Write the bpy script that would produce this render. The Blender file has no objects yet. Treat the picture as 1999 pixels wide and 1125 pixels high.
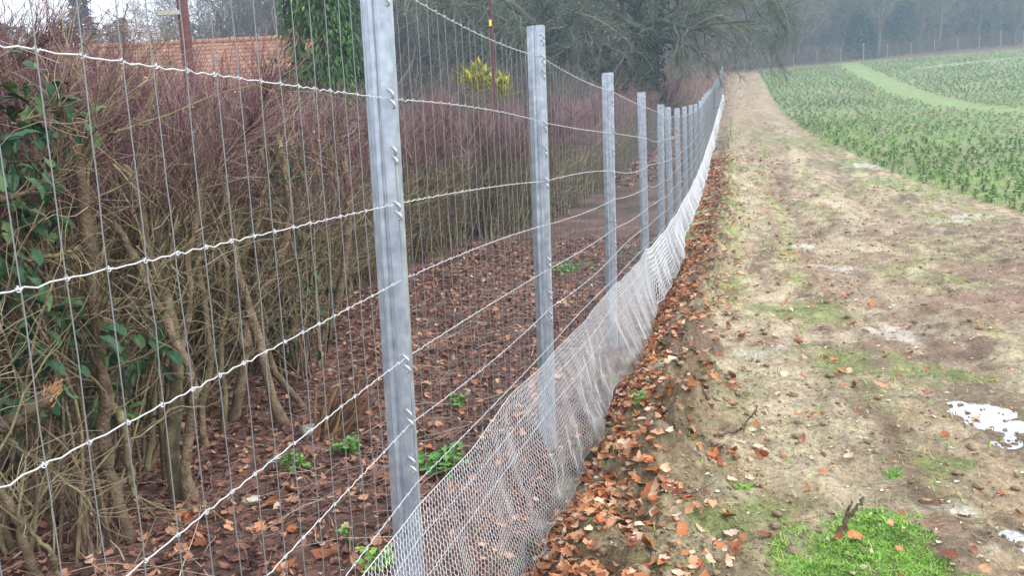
import bpy, math, random
import numpy as np
from mathutils import Matrix, Vector

random.seed(7)
RNG = np.random.default_rng(11)
S = bpy.context.scene
COL = S.collection
R = math.radians

# ------------------------------------------------------------------ camera
EYE = 1.5
F_PX = 1550.0            # focal length in pixels of the 1999 px wide photograph
TH, PH = R(8.82), R(2.7)
W_ = np.array([0, math.cos(TH), -math.sin(TH)])
U0 = np.array([0, math.sin(TH), math.cos(TH)])
R0 = np.array([1.0, 0, 0])
RT = math.cos(PH) * R0 - math.sin(PH) * U0
UP = math.cos(PH) * U0 + math.sin(PH) * R0
cam_d = bpy.data.cameras.new('camera')
cam = bpy.data.objects.new('camera', cam_d)
COL.objects.link(cam)
m = Matrix.Identity(4)
for i in range(3):
    m[i][0], m[i][1], m[i][2] = RT[i], UP[i], -W_[i]
m[2][3] = EYE
cam.matrix_world = m
cam_d.sensor_width = 36
cam_d.lens = 36 * F_PX / 1999
cam_d.clip_start = 0.05
cam_d.clip_end = 2000
S.camera = cam

# ------------------------------------------------------------------ sky, sun, exposure
SUN_EL, SUN_ROT = R(40), R(118)
wd = bpy.data.worlds.new('World')
S.world = wd
wd.use_nodes = True
nt = wd.node_tree
nt.nodes.clear()
o_ = nt.nodes.new('ShaderNodeOutputWorld')
bg = nt.nodes.new('ShaderNodeBackground')
sky = nt.nodes.new('ShaderNodeTexSky')
sky.sky_type = 'NISHITA'
sky.sun_disc = False
sky.sun_elevation = SUN_EL
sky.sun_rotation = SUN_ROT
mx = nt.nodes.new('ShaderNodeMix'); mx.data_type = 'RGBA'
tc = nt.nodes.new('ShaderNodeTexCoord')
ns = nt.nodes.new('ShaderNodeTexNoise'); ns.inputs['Scale'].default_value = 2.2; ns.inputs['Detail'].default_value = 5
cr = nt.nodes.new('ShaderNodeMapRange')
cr.inputs['From Min'].default_value = 0.3; cr.inputs['From Max'].default_value = 0.7
cr.inputs['To Min'].default_value = 0.78; cr.inputs['To Max'].default_value = 0.97
nt.links.new(tc.outputs['Generated'], ns.inputs['Vector'])
nt.links.new(ns.outputs['Fac'], cr.inputs['Value'])
nt.links.new(cr.outputs['Result'], mx.inputs['Factor'])
nt.links.new(sky.outputs['Color'], mx.inputs['A'])
mx.inputs['B'].default_value = (9.6, 9.8, 10.2, 1)
nt.links.new(mx.outputs['Result'], bg.inputs['Color'])
bg.inputs['Strength'].default_value = 0.12
nt.links.new(bg.outputs[0], o_.inputs['Surface'])

sl = bpy.data.lights.new('sun', 'SUN')
sl.energy = 1.5
sl.angle = R(14)
sl.color = (1, 0.96, 0.9)
so = bpy.data.objects.new('sun', sl)
COL.objects.link(so)
sd = Vector((math.sin(SUN_ROT) * math.cos(SUN_EL), math.cos(SUN_ROT) * math.cos(SUN_EL), math.sin(SUN_EL)))
so.rotation_euler = sd.to_track_quat('Z', 'Y').to_euler()
so.location = (10, -10, 30)

vs = S.view_settings
vs.view_transform = 'Standard'
vs.look = 'None'
vs.gamma = 1
vs.use_curve_mapping = False
vs.exposure = 0.85
S.render.engine = 'CYCLES'
S.cycles.max_bounces = 6
S.cycles.diffuse_bounces = 3
S.cycles.glossy_bounces = 3
S.cycles.transparent_max_bounces = 8
S.cycles.volume_bounces = 1

# ------------------------------------------------------------------ numeric helpers
def _hash(ix, iy, seed):
    n = (ix.astype(np.int64) * 374761393 + iy.astype(np.int64) * 668265263 + seed * 974711) & 0xffffffff
    n = ((n ^ (n >> 13)) * 1274126177) & 0xffffffff
    n = (n ^ (n >> 16)) & 0xffff
    return n / 65535.0

def vnoise(x, y, seed=0):
    x = np.asarray(x, float); y = np.asarray(y, float)
    ix = np.floor(x); iy = np.floor(y)
    fx_ = x - ix; fy_ = y - iy
    fx_ = fx_ * fx_ * (3 - 2 * fx_); fy_ = fy_ * fy_ * (3 - 2 * fy_)
    a = _hash(ix, iy, seed); b = _hash(ix + 1, iy, seed)
    c = _hash(ix, iy + 1, seed); d = _hash(ix + 1, iy + 1, seed)
    return (a * (1 - fx_) + b * fx_) * (1 - fy_) + (c * (1 - fx_) + d * fx_) * fy_

def fbm(x, y, scale, octv=4, seed=0):
    t = 0; amp = 1; tot = 0; f = 1.0 / scale
    for k in range(octv):
        t = t + amp * vnoise(np.asarray(x) * f + 17.3 * k, np.asarray(y) * f - 9.1 * k, seed + k)
        tot += amp; amp *= 0.5; f *= 2.03
    return t / tot

def sstep(a, b, x):
    t = np.clip((np.asarray(x, float) - a) / (b - a), 0, 1)
    return t * t * (3 - 2 * t)

def nrm(v):
    return v / np.maximum(np.linalg.norm(v, axis=-1, keepdims=True), 1e-9)

def ray(px, py):
    return W_ + (px - 999.5) / F_PX * RT - (py - 562.5) / F_PX * UP

def at(px, py, Y):
    """world point on the line of sight through a photo pixel, at distance Y ahead"""
    d = ray(px, py)
    return np.array([0, 0, EYE]) + d * (Y / d[1])

# ------------------------------------------------------------------ terrain
def fx(y):
    """x of the fence line at distance y"""
    y = np.asarray(y, float)
    return np.where(y < 2.48, -0.3545 + 0.214 * (y - 2.48), -1.07 + 0.2885 * y)

_PY = np.array([-60, 0, 12, 18, 23, 28, 34, 45, 57, 75, 82, 95, 115, 150, 250, 480.0])
_PZ = np.array([0, 0, 0.03, 0.36, 0.8, 1.4, 2.1, 3.6, 5.2, 8.3, 9.5, 12, 16, 22, 25, 26.0])
_yy = np.linspace(-60, 480, 2700)
_zz = np.interp(_yy, _PY, _PZ)
_k = np.hanning(31); _k /= _k.sum()
_zz = np.convolve(np.pad(_zz, 15, mode='edge'), _k, 'valid')

def width(y):
    """width of the track, from the fence to the field"""
    return np.interp(y, [0, 14, 20, 28, 43, 80, 100], [6.6, 6.3, 5.7, 4.9, 3.6, 3.2, 3.1])

def Hs(x, y):
    x = np.asarray(x, float); y = np.asarray(y, float)
    u = x - fx(y)
    h = np.interp(y, _yy, _zz)
    lf = sstep(-48, -7, u)
    h = h * (0.2 + 0.8 * lf)
    h = h + 0.018 * np.maximum(0, u - 5) * sstep(20, 90, y) * (1 - sstep(60, 160, u))
    return h

PUD = []       # puddles: (x, y, radius x, radius y)
def micro(x, y):
    u = x - fx(y)
    tr = sstep(0.15, 0.5, u) * (1 - sstep(-0.3, 0.6, u - width(y)))
    fade = 1 - sstep(25, 60, y)
    n1 = fbm(x, y, 0.9, 3, 3) - 0.5
    n2 = fbm(x, y, 0.22, 3, 8) - 0.5
    n3 = fbm(x, y, 0.075, 2, 15)
    rid = 1 - np.abs(2 * fbm(x, y, 0.16, 3, 21) - 1)
    bank = np.exp(-((u - 0.72 - 0.16 * (fbm(y * 0 + 3, y, 0.7, 2, 5) - 0.5)) / 0.22) ** 2)
    clod = sstep(0.5, 0.8, fbm(x, y, 0.3, 3, 31))
    h = tr * fade * (0.11 * n1 + 0.085 * n2 + 0.045 * (n3 - 0.5) + 0.05 * clod * (rid - 0.4))
    h = h + fade * bank * (0.06 + 0.15 * clod + 0.13 * n2 + 0.09 * (n3 - 0.5) + 0.05 * (rid - 0.5))
    rut = np.exp(-((u - 2.35 - 0.25 * np.sin(y * 0.25)) / 0.32) ** 2) + np.exp(-((u - 4.1 - 0.25 * np.sin(y * 0.25)) / 0.32) ** 2)
    h = h - 0.075 * rut * tr * fade * (0.5 + fbm(x, y, 0.5, 2, 145)) + 0.03 * rut * tr * fade * np.abs(np.sin(y * 19 + u * 7)) * sstep(0.45, 0.6, fbm(x, y, 0.8, 2, 146)) * (1 - sstep(8, 12, y))
    le = (1 - sstep(-0.25, 0.1, u))
    h = h + le * fade * (0.10 * n1 + 0.05 * n2 + 0.014 * (n3 - 0.5)) 
    h = h - 0.20 * sstep(-0.22, 0.0, u) * (1 - sstep(0.24, 0.46, u)) * (1 - sstep(11, 15, y)) * (0.8 + 0.4 * fbm(x * 0 + 7, y, 0.8, 2, 147))
    fl = sstep(0.0, 1.5, u - width(y))
    h = h + fl * fade * (0.06 * n1 + 0.03 * n2)
    for (cx, cy, rx, ry, zz) in PUD:
        q = np.sqrt(((x - cx) / rx) ** 2 + ((y - cy) / ry) ** 2)
        wgt = 1 - sstep(1.2, 2.1, q)
        bowl = zz + 0.05 * (q - 0.95) * np.minimum(1, 0.3 + 0.7 * q) + 0.06 * (fbm(x, y, min(0.35, 0.5 * ry + 0.05), 4, 55) - 0.5) + 0.045 * (fbm(x, y, 0.075, 3, 57) - 0.5)
        h = h * (1 - wgt) + bowl * wgt
    return h

def H(x, y):
    return Hs(x, y) + micro(x, y)

def hit(px, py, hf=Hs):
    """where the line of sight through a photo pixel meets the ground"""
    d = ray(px, py)
    t = np.concatenate([np.linspace(0.3, 12, 1500), np.linspace(12.01, 300, 6000)])
    p = np.array([0, 0, EYE])[None] + t[:, None] * d[None]
    g = p[:, 2] - hf(p[:, 0], p[:, 1])
    k = np.argmax(g < 0)
    return p[k]

for (px, py, wpx, hpx) in [(1930, 797, 70, 36), (2004, 1045, 26, 34), (1960, 852, 34, 10), ]:
    if not wpx:
        continue
    c = hit(px, py); l = hit(px - wpx, py); t_ = hit(px, py - hpx)
    PUD.append((c[0], c[1], abs(c[0] - l[0]), max(0.06, abs(t_[1] - c[1])), float(-0.035)))

# ------------------------------------------------------------------ mesh helpers
def mesh(name, V, quads=None, tris=None, tint=None, col=None, smooth=True):
    me = bpy.data.meshes.new(name)
    V = np.ascontiguousarray(V, dtype=np.float32)
    nq = 0 if quads is None else len(quads)
    ntr = 0 if tris is None else len(tris)
    me.vertices.add(len(V)); me.vertices.foreach_set('co', V.ravel())
    me.loops.add(nq * 4 + ntr * 3); me.polygons.add(nq + ntr)
    idx = []
    if nq: idx.append(np.asarray(quads, np.int32).ravel())
    if ntr: idx.append(np.asarray(tris, np.int32).ravel())
    me.loops.foreach_set('vertex_index', np.concatenate(idx))
    me.polygons.foreach_set('loop_start', np.concatenate([np.arange(nq) * 4, nq * 4 + np.arange(ntr) * 3]).astype(np.int32))
    me.polygons.foreach_set('use_smooth', np.full(nq + ntr, smooth))
    if tint is not None:
        a = me.attributes.new('tint', 'FLOAT', 'POINT'); a.data.foreach_set('value', np.asarray(tint, np.float32))
    if col is not None:
        a = me.attributes.new('col', 'FLOAT_COLOR', 'POINT')
        c4 = np.ones((len(V), 4), np.float32); c4[:, :3] = col
        a.data.foreach_set('color', c4.ravel())
    me.update(calc_edges=True)
    me.validate()
    return me

class MB:
    """collects geometry for one mesh"""
    def __init__(self): self.V = []; self.Q = []; self.T = []; self.t = []; self.n = 0
    def add(self, V, Q=None, T=None, tint=0.5):
        V = np.asarray(V, float).reshape(-1, 3)
        if Q is not None and len(Q): self.Q.append(np.asarray(Q) + self.n)
        if T is not None and len(T): self.T.append(np.asarray(T) + self.n)
        self.V.append(V); self.t.append(np.broadcast_to(np.asarray(tint, float), (len(V),)) if np.ndim(tint) <= 1 else tint)
        self.n += len(V)
        return self
    def tubes(self, P, Rr, sides=3, tint=None, cap=False):
        P = np.asarray(P, float)
        if P.ndim == 2: P = P[None]
        Rr = np.asarray(Rr, float)
        if Rr.ndim == 0: Rr = np.full(P.shape[:2], float(Rr))
        elif Rr.ndim == 1: Rr = np.broadcast_to(Rr[None, :] if Rr.shape[0] == P.shape[1] else Rr[:, None], P.shape[:2])
        if cap:
            P = np.concatenate([P, P[:, -1:]], 1); Rr = np.concatenate([Rr, Rr[:, -1:] * 0.02], 1)
        N, K, _ = P.shape
        T = np.gradient(P, axis=1)
        if cap: T[:, -1] = P[:, -2] - P[:, -3]; T[:, -2] = T[:, -1]
        T = nrm(T)
        ref = np.zeros((N, 1, 3)); mt = nrm(T.mean(1))
        ax = np.argmin(np.abs(mt), axis=1)
        ref[np.arange(N), 0, ax] = 1
        n1 = nrm(np.cross(T, np.broadcast_to(ref, T.shape))); n2 = np.cross(T, n1)
        a = np.arange(sides) * 2 * np.pi / sides
        ring = P[:, :, None] + Rr[:, :, None, None] * (np.cos(a)[None, None, :, None] * n1[:, :, None] + np.sin(a)[None, None, :, None] * n2[:, :, None])
        V = ring.reshape(-1, 3)
        base = (np.arange(N)[:, None, None] * K + np.arange(K - 1)[None, :, None]) * sides
        j = np.arange(sides)[None, None, :]; j2 = (j + 1) % sides
        Q = np.stack([base + j, base + j2, base + sides + j2, base + sides + j], -1).reshape(-1, 4)
        if tint is None: tint = RNG.random(N)
        tint = np.repeat(np.broadcast_to(np.asarray(tint, float), (N,)), K * sides)
        return self.add(V, Q, None, tint)
    def scatter(self, V0, Q0, T0, pos, M, scale, tint):
        """copies of a template: rotation matrices M (N,3,3), scale (N) or (N,3)"""
        N = len(pos); V0 = np.asarray(V0, float); nv = len(V0)
        sc = np.asarray(scale, float)
        if sc.ndim == 1: sc = sc[:, None]
        V = np.einsum('nij,nvj->nvi', M, V0[None] * sc[:, None, :]) + pos[:, None]
        off = (np.arange(N) * nv)[:, None, None]
        Q = (np.asarray(Q0)[None] + off).reshape(-1, 4) if Q0 is not None and len(Q0) else None
        T = (np.asarray(T0)[None] + off).reshape(-1, 3) if T0 is not None and len(T0) else None
        return self.add(V.reshape(-1, 3), Q, T, np.repeat(tint, nv))
    def mesh(self, name, smooth=True):
        return mesh(name, np.concatenate(self.V), np.concatenate(self.Q) if self.Q else None, np.concatenate(self.T) if self.T else None,
                    tint=np.concatenate(self.t), smooth=smooth)

def grow(base, d, L, r0, r1, K, wig=0.15, trop=(0, 0, 0)):
    N = len(base); d = nrm(np.array(d, float)); p = np.array(base, float)
    step = (np.broadcast_to(np.asarray(L, float), (N,)) / (K - 1))[:, None]
    P = [p.copy()]
    trop = np.asarray(trop, float)
    for k in range(K - 1):
        d = nrm(d + RNG.normal(0, wig, (N, 3)) + trop)
        p = p + d * step
        P.append(p.copy())
    P = np.stack(P, 1)
    t = np.linspace(0, 1, K)[None]
    Rr = np.broadcast_to(np.asarray(r0, float), (N,))[:, None] * (1 - t) + np.broadcast_to(np.asarray(r1, float), (N,))[:, None] * t
    return P, Rr

def spawn(P, Rr, n, tmin, tmax, a0, a1, weight=None):
    """n points on the given branches: base, direction, radius there, t, parent index"""
    N, K, _ = P.shape
    L = np.linalg.norm(np.diff(P, axis=1), axis=2).sum(1)
    w = L if weight is None else weight
    i = RNG.choice(N, n, p=w / w.sum())
    t = RNG.uniform(tmin, tmax, n) * (K - 1)
    k = np.clip(np.floor(t).astype(int), 0, K - 2); f = (t - k)[:, None]
    b = P[i, k] * (1 - f) + P[i, k + 1] * f
    tg = nrm(P[i, k + 1] - P[i, k])
    r = Rr[i, k] * (1 - f[:, 0]) + Rr[i, k + 1] * f[:, 0]
    q = nrm(np.cross(tg, nrm(RNG.normal(0, 1, (n, 3)))))
    a = RNG.uniform(a0, a1, n)[:, None]
    return b, tg * np.cos(a) + q * np.sin(a), r, t / (K - 1), i

def smooth_path(pts, n):
    """Catmull-Rom through given points"""
    P = np.asarray(pts, float)
    P = np.concatenate([[2 * P[0] - P[1]], P, [2 * P[-1] - P[-2]]])
    m_ = len(P) - 3
    u = np.linspace(0, m_ - 1e-6, n); k = u.astype(int); t = (u - k)[:, None]
    a, b, c, d = P[k], P[k + 1], P[k + 2], P[k + 3]
    return 0.5 * ((2 * b) + (-a + c) * t + (2 * a - 5 * b + 4 * c - d) * t * t + (-a + 3 * b - 3 * c + d) * t ** 3)

def rotz(a):
    a = np.asarray(a, float); c, s = np.cos(a), np.sin(a); o = np.zeros_like(c); l = np.ones_like(c)
    return np.stack([np.stack([c, -s, o], -1), np.stack([s, c, o], -1), np.stack([o, o, l], -1)], -2)

def rotx(a):
    a = np.asarray(a, float); c, s = np.cos(a), np.sin(a); o = np.zeros_like(c); l = np.ones_like(c)
    return np.stack([np.stack([l, o, o], -1), np.stack([o, c, -s], -1), np.stack([o, s, c], -1)], -2)

# ------------------------------------------------------------------ objects
def obj(name, me, mat=None, parent=None, kind=None, loc=None):
    o = bpy.data.objects.new(name, me); COL.objects.link(o)
    if mat is not None and not me.materials: me.materials.append(mat)
    if parent is not None: o.parent = parent
    if kind: o['kind'] = kind
    if loc is not None: o.location = loc
    return o

def thing(name, label, cat, loc=(0, 0, 0), group=None, rz=0):
    o = bpy.data.objects.new(name, None); COL.objects.link(o)
    o.empty_display_size = 0.1
    o.location = loc; o.rotation_euler = (0, 0, rz)
    return tag(o, label, cat, group)

def tag(o, label, cat, group=None):
    o['label'] = label; o['category'] = cat
    if group: o['group'] = group
    return o

def dup(root, loc, rz=0, scale=1, label=None, group=None, tilt=(0, 0)):
    r = root.copy(); COL.objects.link(r)
    r.location = loc; r.rotation_euler = (tilt[0], tilt[1], rz)
    r.scale = (scale, scale, scale) if np.ndim(scale) == 0 else scale
    if label: r['label'] = label
    if group: r['group'] = group
    for ch in list(root.children):
        c = ch.copy(); COL.objects.link(c); c.parent = r
        for g in ch.children:
            d = g.copy(); COL.objects.link(d); d.parent = c
    return r

# ------------------------------------------------------------------ materials
def mat(name, stops, rough=0.85, world=False, attr='tint', nscale=None, nmix=0.5, bump=0.0, bscale=60, metal=0.0, spec=0.3, trans=0.0):
    """colour from a ramp over the 'tint' attribute, varied by noise"""
    M = bpy.data.materials.new(name); M.use_nodes = True
    t = M.node_tree; b = t.nodes['Principled BSDF']
    ra = t.nodes.new('ShaderNodeValToRGB')
    el = ra.color_ramp.elements
    while len(el) < len(stops): el.new(0.5)
    for e, (p, c) in zip(el, stops): e.position = p; e.color = (*c, 1)
    at_ = t.nodes.new('ShaderNodeAttribute'); at_.attribute_name = attr
    if nscale:
        no = t.nodes.new('ShaderNodeTexNoise'); no.inputs['Scale'].default_value = nscale; no.inputs['Detail'].default_value = 5
        co = t.nodes.new('ShaderNodeNewGeometry' if world else 'ShaderNodeTexCoord'); t.links.new(co.outputs['Position' if world else 'Object'], no.inputs['Vector'])
        mr = t.nodes.new('ShaderNodeMapRange'); mr.inputs['From Min'].default_value = 0.3; mr.inputs['From Max'].default_value = 0.7
        t.links.new(no.outputs['Fac'], mr.inputs['Value'])
        mi = t.nodes.new('ShaderNodeMix'); mi.inputs['Factor'].default_value = nmix
        t.links.new(at_.outputs['Fac'], mi.inputs['A']); t.links.new(mr.outputs['Result'], mi.inputs['B'])
        t.links.new(mi.outputs['Result'], ra.inputs['Fac'])
    else:
        t.links.new(at_.outputs['Fac'], ra.inputs['Fac'])
    t.links.new(ra.outputs['Color'], b.inputs['Base Color'])
    b.inputs['Roughness'].default_value = rough; b.inputs['Metallic'].default_value = metal
    b.inputs['Specular IOR Level'].default_value = spec
    if trans: b.inputs['Transmission Weight'].default_value = 0
    if bump:
        n2 = t.nodes.new('ShaderNodeTexNoise'); n2.inputs['Scale'].default_value = bscale; n2.inputs['Detail'].default_value = 6
        c2 = t.nodes.new('ShaderNodeTexCoord'); t.links.new(c2.outputs['Object'], n2.inputs['Vector'])
        bu = t.nodes.new('ShaderNodeBump'); bu.inputs['Strength'].default_value = bump; bu.inputs['Distance'].default_value = 0.02
        t.links.new(n2.outputs['Fac'], bu.inputs['Height']); t.links.new(bu.outputs['Normal'], b.inputs['Normal'])
    return M

M_post = mat('galvanised_post', world=True, stops= [(0.0, (0.30, 0.35, 0.42)), (0.5, (0.43, 0.49, 0.57)), (1, (0.60, 0.65, 0.73))], rough=0.42, nscale=22, nmix=0.8, metal=0.55, spec=0.5, bump=0.05, bscale=90)
M_clip = mat('galvanised_clip', [(0.0, (0.38, 0.40, 0.43)), (1, (0.55, 0.57, 0.6))], rough=0.45, metal=0.5)
M_wire = mat('galvanised_wire', [(0.0, (0.62, 0.65, 0.68)), (1, (0.80, 0.82, 0.84))], rough=0.4, metal=0.45, spec=0.5)
M_stay = mat('galvanised_stay_wire', [(0.0, (0.20, 0.21, 0.23)), (1, (0.30, 0.32, 0.34))], rough=0.5, metal=0.3)
M_net = mat('galvanised_netting', [(0.0, (0.62, 0.64, 0.67)), (1, (0.88, 0.89, 0.91))], rough=0.4, metal=0.25, spec=0.5)
M_bark = mat('brown_bark', [(0, (0.05, 0.036, 0.024)), (0.45, (0.15, 0.11, 0.07)), (0.8, (0.29, 0.225, 0.145)), (1, (0.22, 0.22, 0.085))], nscale=18, nmix=0.55, bump=0.8, bscale=70)
M_moss = mat('mossy_bark', [(0, (0.06, 0.048, 0.03)), (0.4, (0.16, 0.13, 0.08)), (0.7, (0.25, 0.225, 0.115)), (1, (0.46, 0.40, 0.29))], nscale=14, nmix=0.5, bump=0.5, bscale=80)
M_twig = mat('brown_twig', [(0, (0.06, 0.04, 0.03)), (0.35, (0.18, 0.125, 0.085)), (0.7, (0.33, 0.25, 0.17)), (0.88, (0.33, 0.29, 0.14)), (1, (0.50, 0.41, 0.31))])
M_red = mat('red_twig', [(0, (0.08, 0.036, 0.04)), (0.5, (0.20, 0.10, 0.11)), (0.8, (0.32, 0.19, 0.19)), (1, (0.46, 0.36, 0.32))])
M_wood = mat('torn_wood', [(0, (0.35, 0.15, 0.06)), (1, (0.6, 0.35, 0.18))], nscale=30, bump=0.5)
M_oak = mat('lichen_bark', [(0, (0.045, 0.052, 0.038)), (0.5, (0.135, 0.155, 0.11)), (1, (0.29, 0.31, 0.22))], nscale=3, nmix=0.4, bump=0.6, bscale=8)
M_ivy = mat('ivy_leaf', [(0, (0.012, 0.03, 0.014)), (0.6, (0.03, 0.06, 0.025)), (1, (0.07, 0.11, 0.05))], rough=0.5)
M_far = mat('far_bark', [(0, (0.10, 0.075, 0.062)), (0.5, (0.18, 0.14, 0.115)), (1, (0.28, 0.23, 0.18))])
M_conifer = mat('conifer_needle', [(0, (0.012, 0.035, 0.02)), (0.6, (0.03, 0.075, 0.035)), (1, (0.06, 0.13, 0.05))], rough=0.7)
M_cypress = mat('cypress_spray', [(0, (0.02, 0.06, 0.02)), (0.6, (0.07, 0.16, 0.04)), (1, (0.18, 0.30, 0.08))], rough=0.7)
M_leaf = mat('fallen_leaf', [(0, (0.10, 0.04, 0.025)), (0.25, (0.27, 0.085, 0.035)), (0.5, (0.46, 0.17, 0.06)), (0.72, (0.55, 0.31, 0.18)), (0.9, (0.68, 0.52, 0.40)), (1, (0.62, 0.52, 0.28))], rough=0.6, nscale=40, nmix=0.2)
M_litter = mat('leaf_litter', [(0, (0.06, 0.032, 0.028)), (0.35, (0.17, 0.082, 0.066)), (0.62, (0.34, 0.16, 0.10)), (0.82, (0.50, 0.27, 0.16)), (1, (0.74, 0.58, 0.45))], rough=0.8)
M_laurel = mat('laurel_leaf', [(0, (0.02, 0.06, 0.03)), (0.7, (0.045, 0.11, 0.05)), (1, (0.12, 0.19, 0.07))], rough=0.55, spec=0.3)
M_weed = mat('weed_leaf', [(0, (0.05, 0.16, 0.04)), (0.5, (0.12, 0.30, 0.07)), (1, (0.26, 0.45, 0.08))], rough=0.6)
M_ywlf = mat('yellow_foliage', [(0, (0.16, 0.18, 0.03)), (0.5, (0.38, 0.38, 0.05)), (1, (0.6, 0.5, 0.06))], rough=0.7)
M_grass = mat('grass_blade', [(0, (0.07, 0.18, 0.025)), (0.5, (0.17, 0.38, 0.045)), (0.85, (0.30, 0.48, 0.08)), (1, (0.46, 0.43, 0.2))], rough=0.7)
M_sap = mat('sapling_needle', [(0, (0.10, 0.19, 0.07)), (0.5, (0.23, 0.36, 0.13)), (1, (0.42, 0.52, 0.22))], rough=0.75)
M_stone = mat('pale_stone', [(0, (0.38, 0.37, 0.30)), (1, (0.58, 0.56, 0.46))], nscale=20, nmix=0.9, bump=0.4)
M_clod = mat('soil_clod', [(0, (0.15, 0.11, 0.07)), (0.5, (0.27, 0.20, 0.125)), (1, (0.40, 0.32, 0.21))], nscale=30, nmix=0.6, bump=0.9, bscale=60)
M_tile = mat('clay_roof_tile', [(0, (0.15, 0.075, 0.05)), (0.5, (0.27, 0.13, 0.085)), (1, (0.38, 0.21, 0.13))], nscale=3, nmix=0.4)
M_brick = mat('red_brick', [(0, (0.22, 0.07, 0.05)), (1, (0.42, 0.16, 0.11))], nscale=6, nmix=0.4)
M_pole = mat('red_brown_timber', [(0, (0.09, 0.035, 0.034)), (1, (0.18, 0.075, 0.068))], nscale=5, nmix=0.8, bump=0.4, bscale=20)
M_paint = mat('yellow_tag_paint', [(0, (0.75, 0.62, 0.03)), (1, (0.85, 0.7, 0.05))], rough=0.5)
M_glass = mat('dark_window_glass', [(0, (0.03, 0.035, 0.04)), (1, (0.05, 0.06, 0.07))], rough=0.08, spec=0.6)
M_white = mat('white_window_paint', [(0, (0.7, 0.7, 0.68)), (1, (0.8, 0.8, 0.78))], rough=0.5)
M_fpost = mat('weathered_post', [(0, (0.3, 0.28, 0.25)), (1, (0.48, 0.45, 0.40))])

def ground_mat(name, rough, bump, bs, contrast=0.35):
    M = bpy.data.materials.new(name); M.use_nodes = True
    t = M.node_tree; b = t.nodes['Principled BSDF']
    a = t.nodes.new('ShaderNodeAttribute'); a.attribute_name = 'col'
    co = t.nodes.new('ShaderNodeTexCoord')
    fac = None
    h = None
    for sc, wt in ((bs * 0.12, 0.8), (bs, 1.0), (bs * 3.7, 0.8)):
        n = t.nodes.new('ShaderNodeTexNoise'); n.inputs['Scale'].default_value = sc; n.inputs['Detail'].default_value = 7; n.inputs['Roughness'].default_value = 0.65
        t.links.new(co.outputs['Object'], n.inputs['Vector'])
        mr = t.nodes.new('ShaderNodeMapRange'); mr.inputs['From Min'].default_value = 0.3; mr.inputs['From Max'].default_value = 0.7
        mr.inputs['To Min'].default_value = 1 - contrast * wt; mr.inputs['To Max'].default_value = 1 + contrast * wt
        t.links.new(n.outputs['Fac'], mr.inputs['Value'])
        if fac is None: fac = mr.outputs['Result']; h = n.outputs['Fac']
        else:
            mu = t.nodes.new('ShaderNodeMath'); mu.operation = 'MULTIPLY'
            t.links.new(fac, mu.inputs[0]); t.links.new(mr.outputs['Result'], mu.inputs[1]); fac = mu.outputs[0]
            ad = t.nodes.new('ShaderNodeMath'); ad.operation = 'MULTIPLY_ADD'; ad.inputs[1].default_value = 0.5 if sc == bs else 0.3
            t.links.new(n.outputs['Fac'], ad.inputs[0]); t.links.new(h, ad.inputs[2]); h = ad.outputs[0]
    vm = t.nodes.new('ShaderNodeVectorMath'); vm.operation = 'SCALE'
    t.links.new(a.outputs['Color'], vm.inputs[0]); t.links.new(fac, vm.inputs['Scale'])
    t.links.new(vm.outputs[0], b.inputs['Base Color'])
    b.inputs['Roughness'].default_value = rough; b.inputs['Specular IOR Level'].default_value = 0.25
    bu = t.nodes.new('ShaderNodeBump'); bu.inputs['Strength'].default_value = bump; bu.inputs['Distance'].default_value = 0.04
    t.links.new(h, bu.inputs['Height']); t.links.new(bu.outputs['Normal'], b.inputs['Normal'])
    return M

M_track = ground_mat('track_mud', 0.7, 1.0, 34, 0.45)
M_field = ground_mat('field_soil', 0.9, 0.7, 14, 0.3)
M_floor = ground_mat('woodland_soil', 0.85, 0.9, 22, 0.35)

# ------------------------------------------------------------------ ground: woodland floor, track and field are three sheets that meet edge to edge
ys = [-25, -18, -12, -8, -5, -3, -1.5, -0.5, 0.2, 0.6, 0.9]
y = 1.05
while y < 470:
    ys.append(y); y += max(0.0115 * y, 0.018)
ys = np.array(ys)
left = -np.concatenate([np.arange(0.0, 4.5, 0.035), 4.5 * 1.09 ** np.arange(0, 52)])[::-1]     # metres left of the fence
trk = np.concatenate([np.arange(0.0, 2.4, 0.019), np.arange(2.4, 6.6, 0.05), [6.6]])[1:] / 6.6    # share of the track's width
fld = np.concatenate([np.arange(0.15, 3, 0.15), 3 * 1.055 ** np.arange(0, 92)])                   # metres beyond the field's edge
LW = 0.1        # the track begins under the netting
YY = ys[:, None]
wv = width(ys)[:, None]
Xl = fx(YY) + LW + left[None]
Xt = fx(YY) + LW + trk[None] * (wv - LW)
wob = 0.35 * (fbm(ys * 0 + 2, ys, 2.5, 3, 77) - 0.5)[:, None]
Xt = Xt + wob * sstep(0.5, 1.0, trk)[None]
Xf = fx(YY) + wv + wob + fld[None]
GX = np.concatenate([Xl, Xt, Xf], 1)
GY = np.broadcast_to(YY, GX.shape)
GZ = H(GX, GY)
nl, nt_, nf = len(left), len(trk), len(fld)
U_ = GX - fx(GY)

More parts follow.
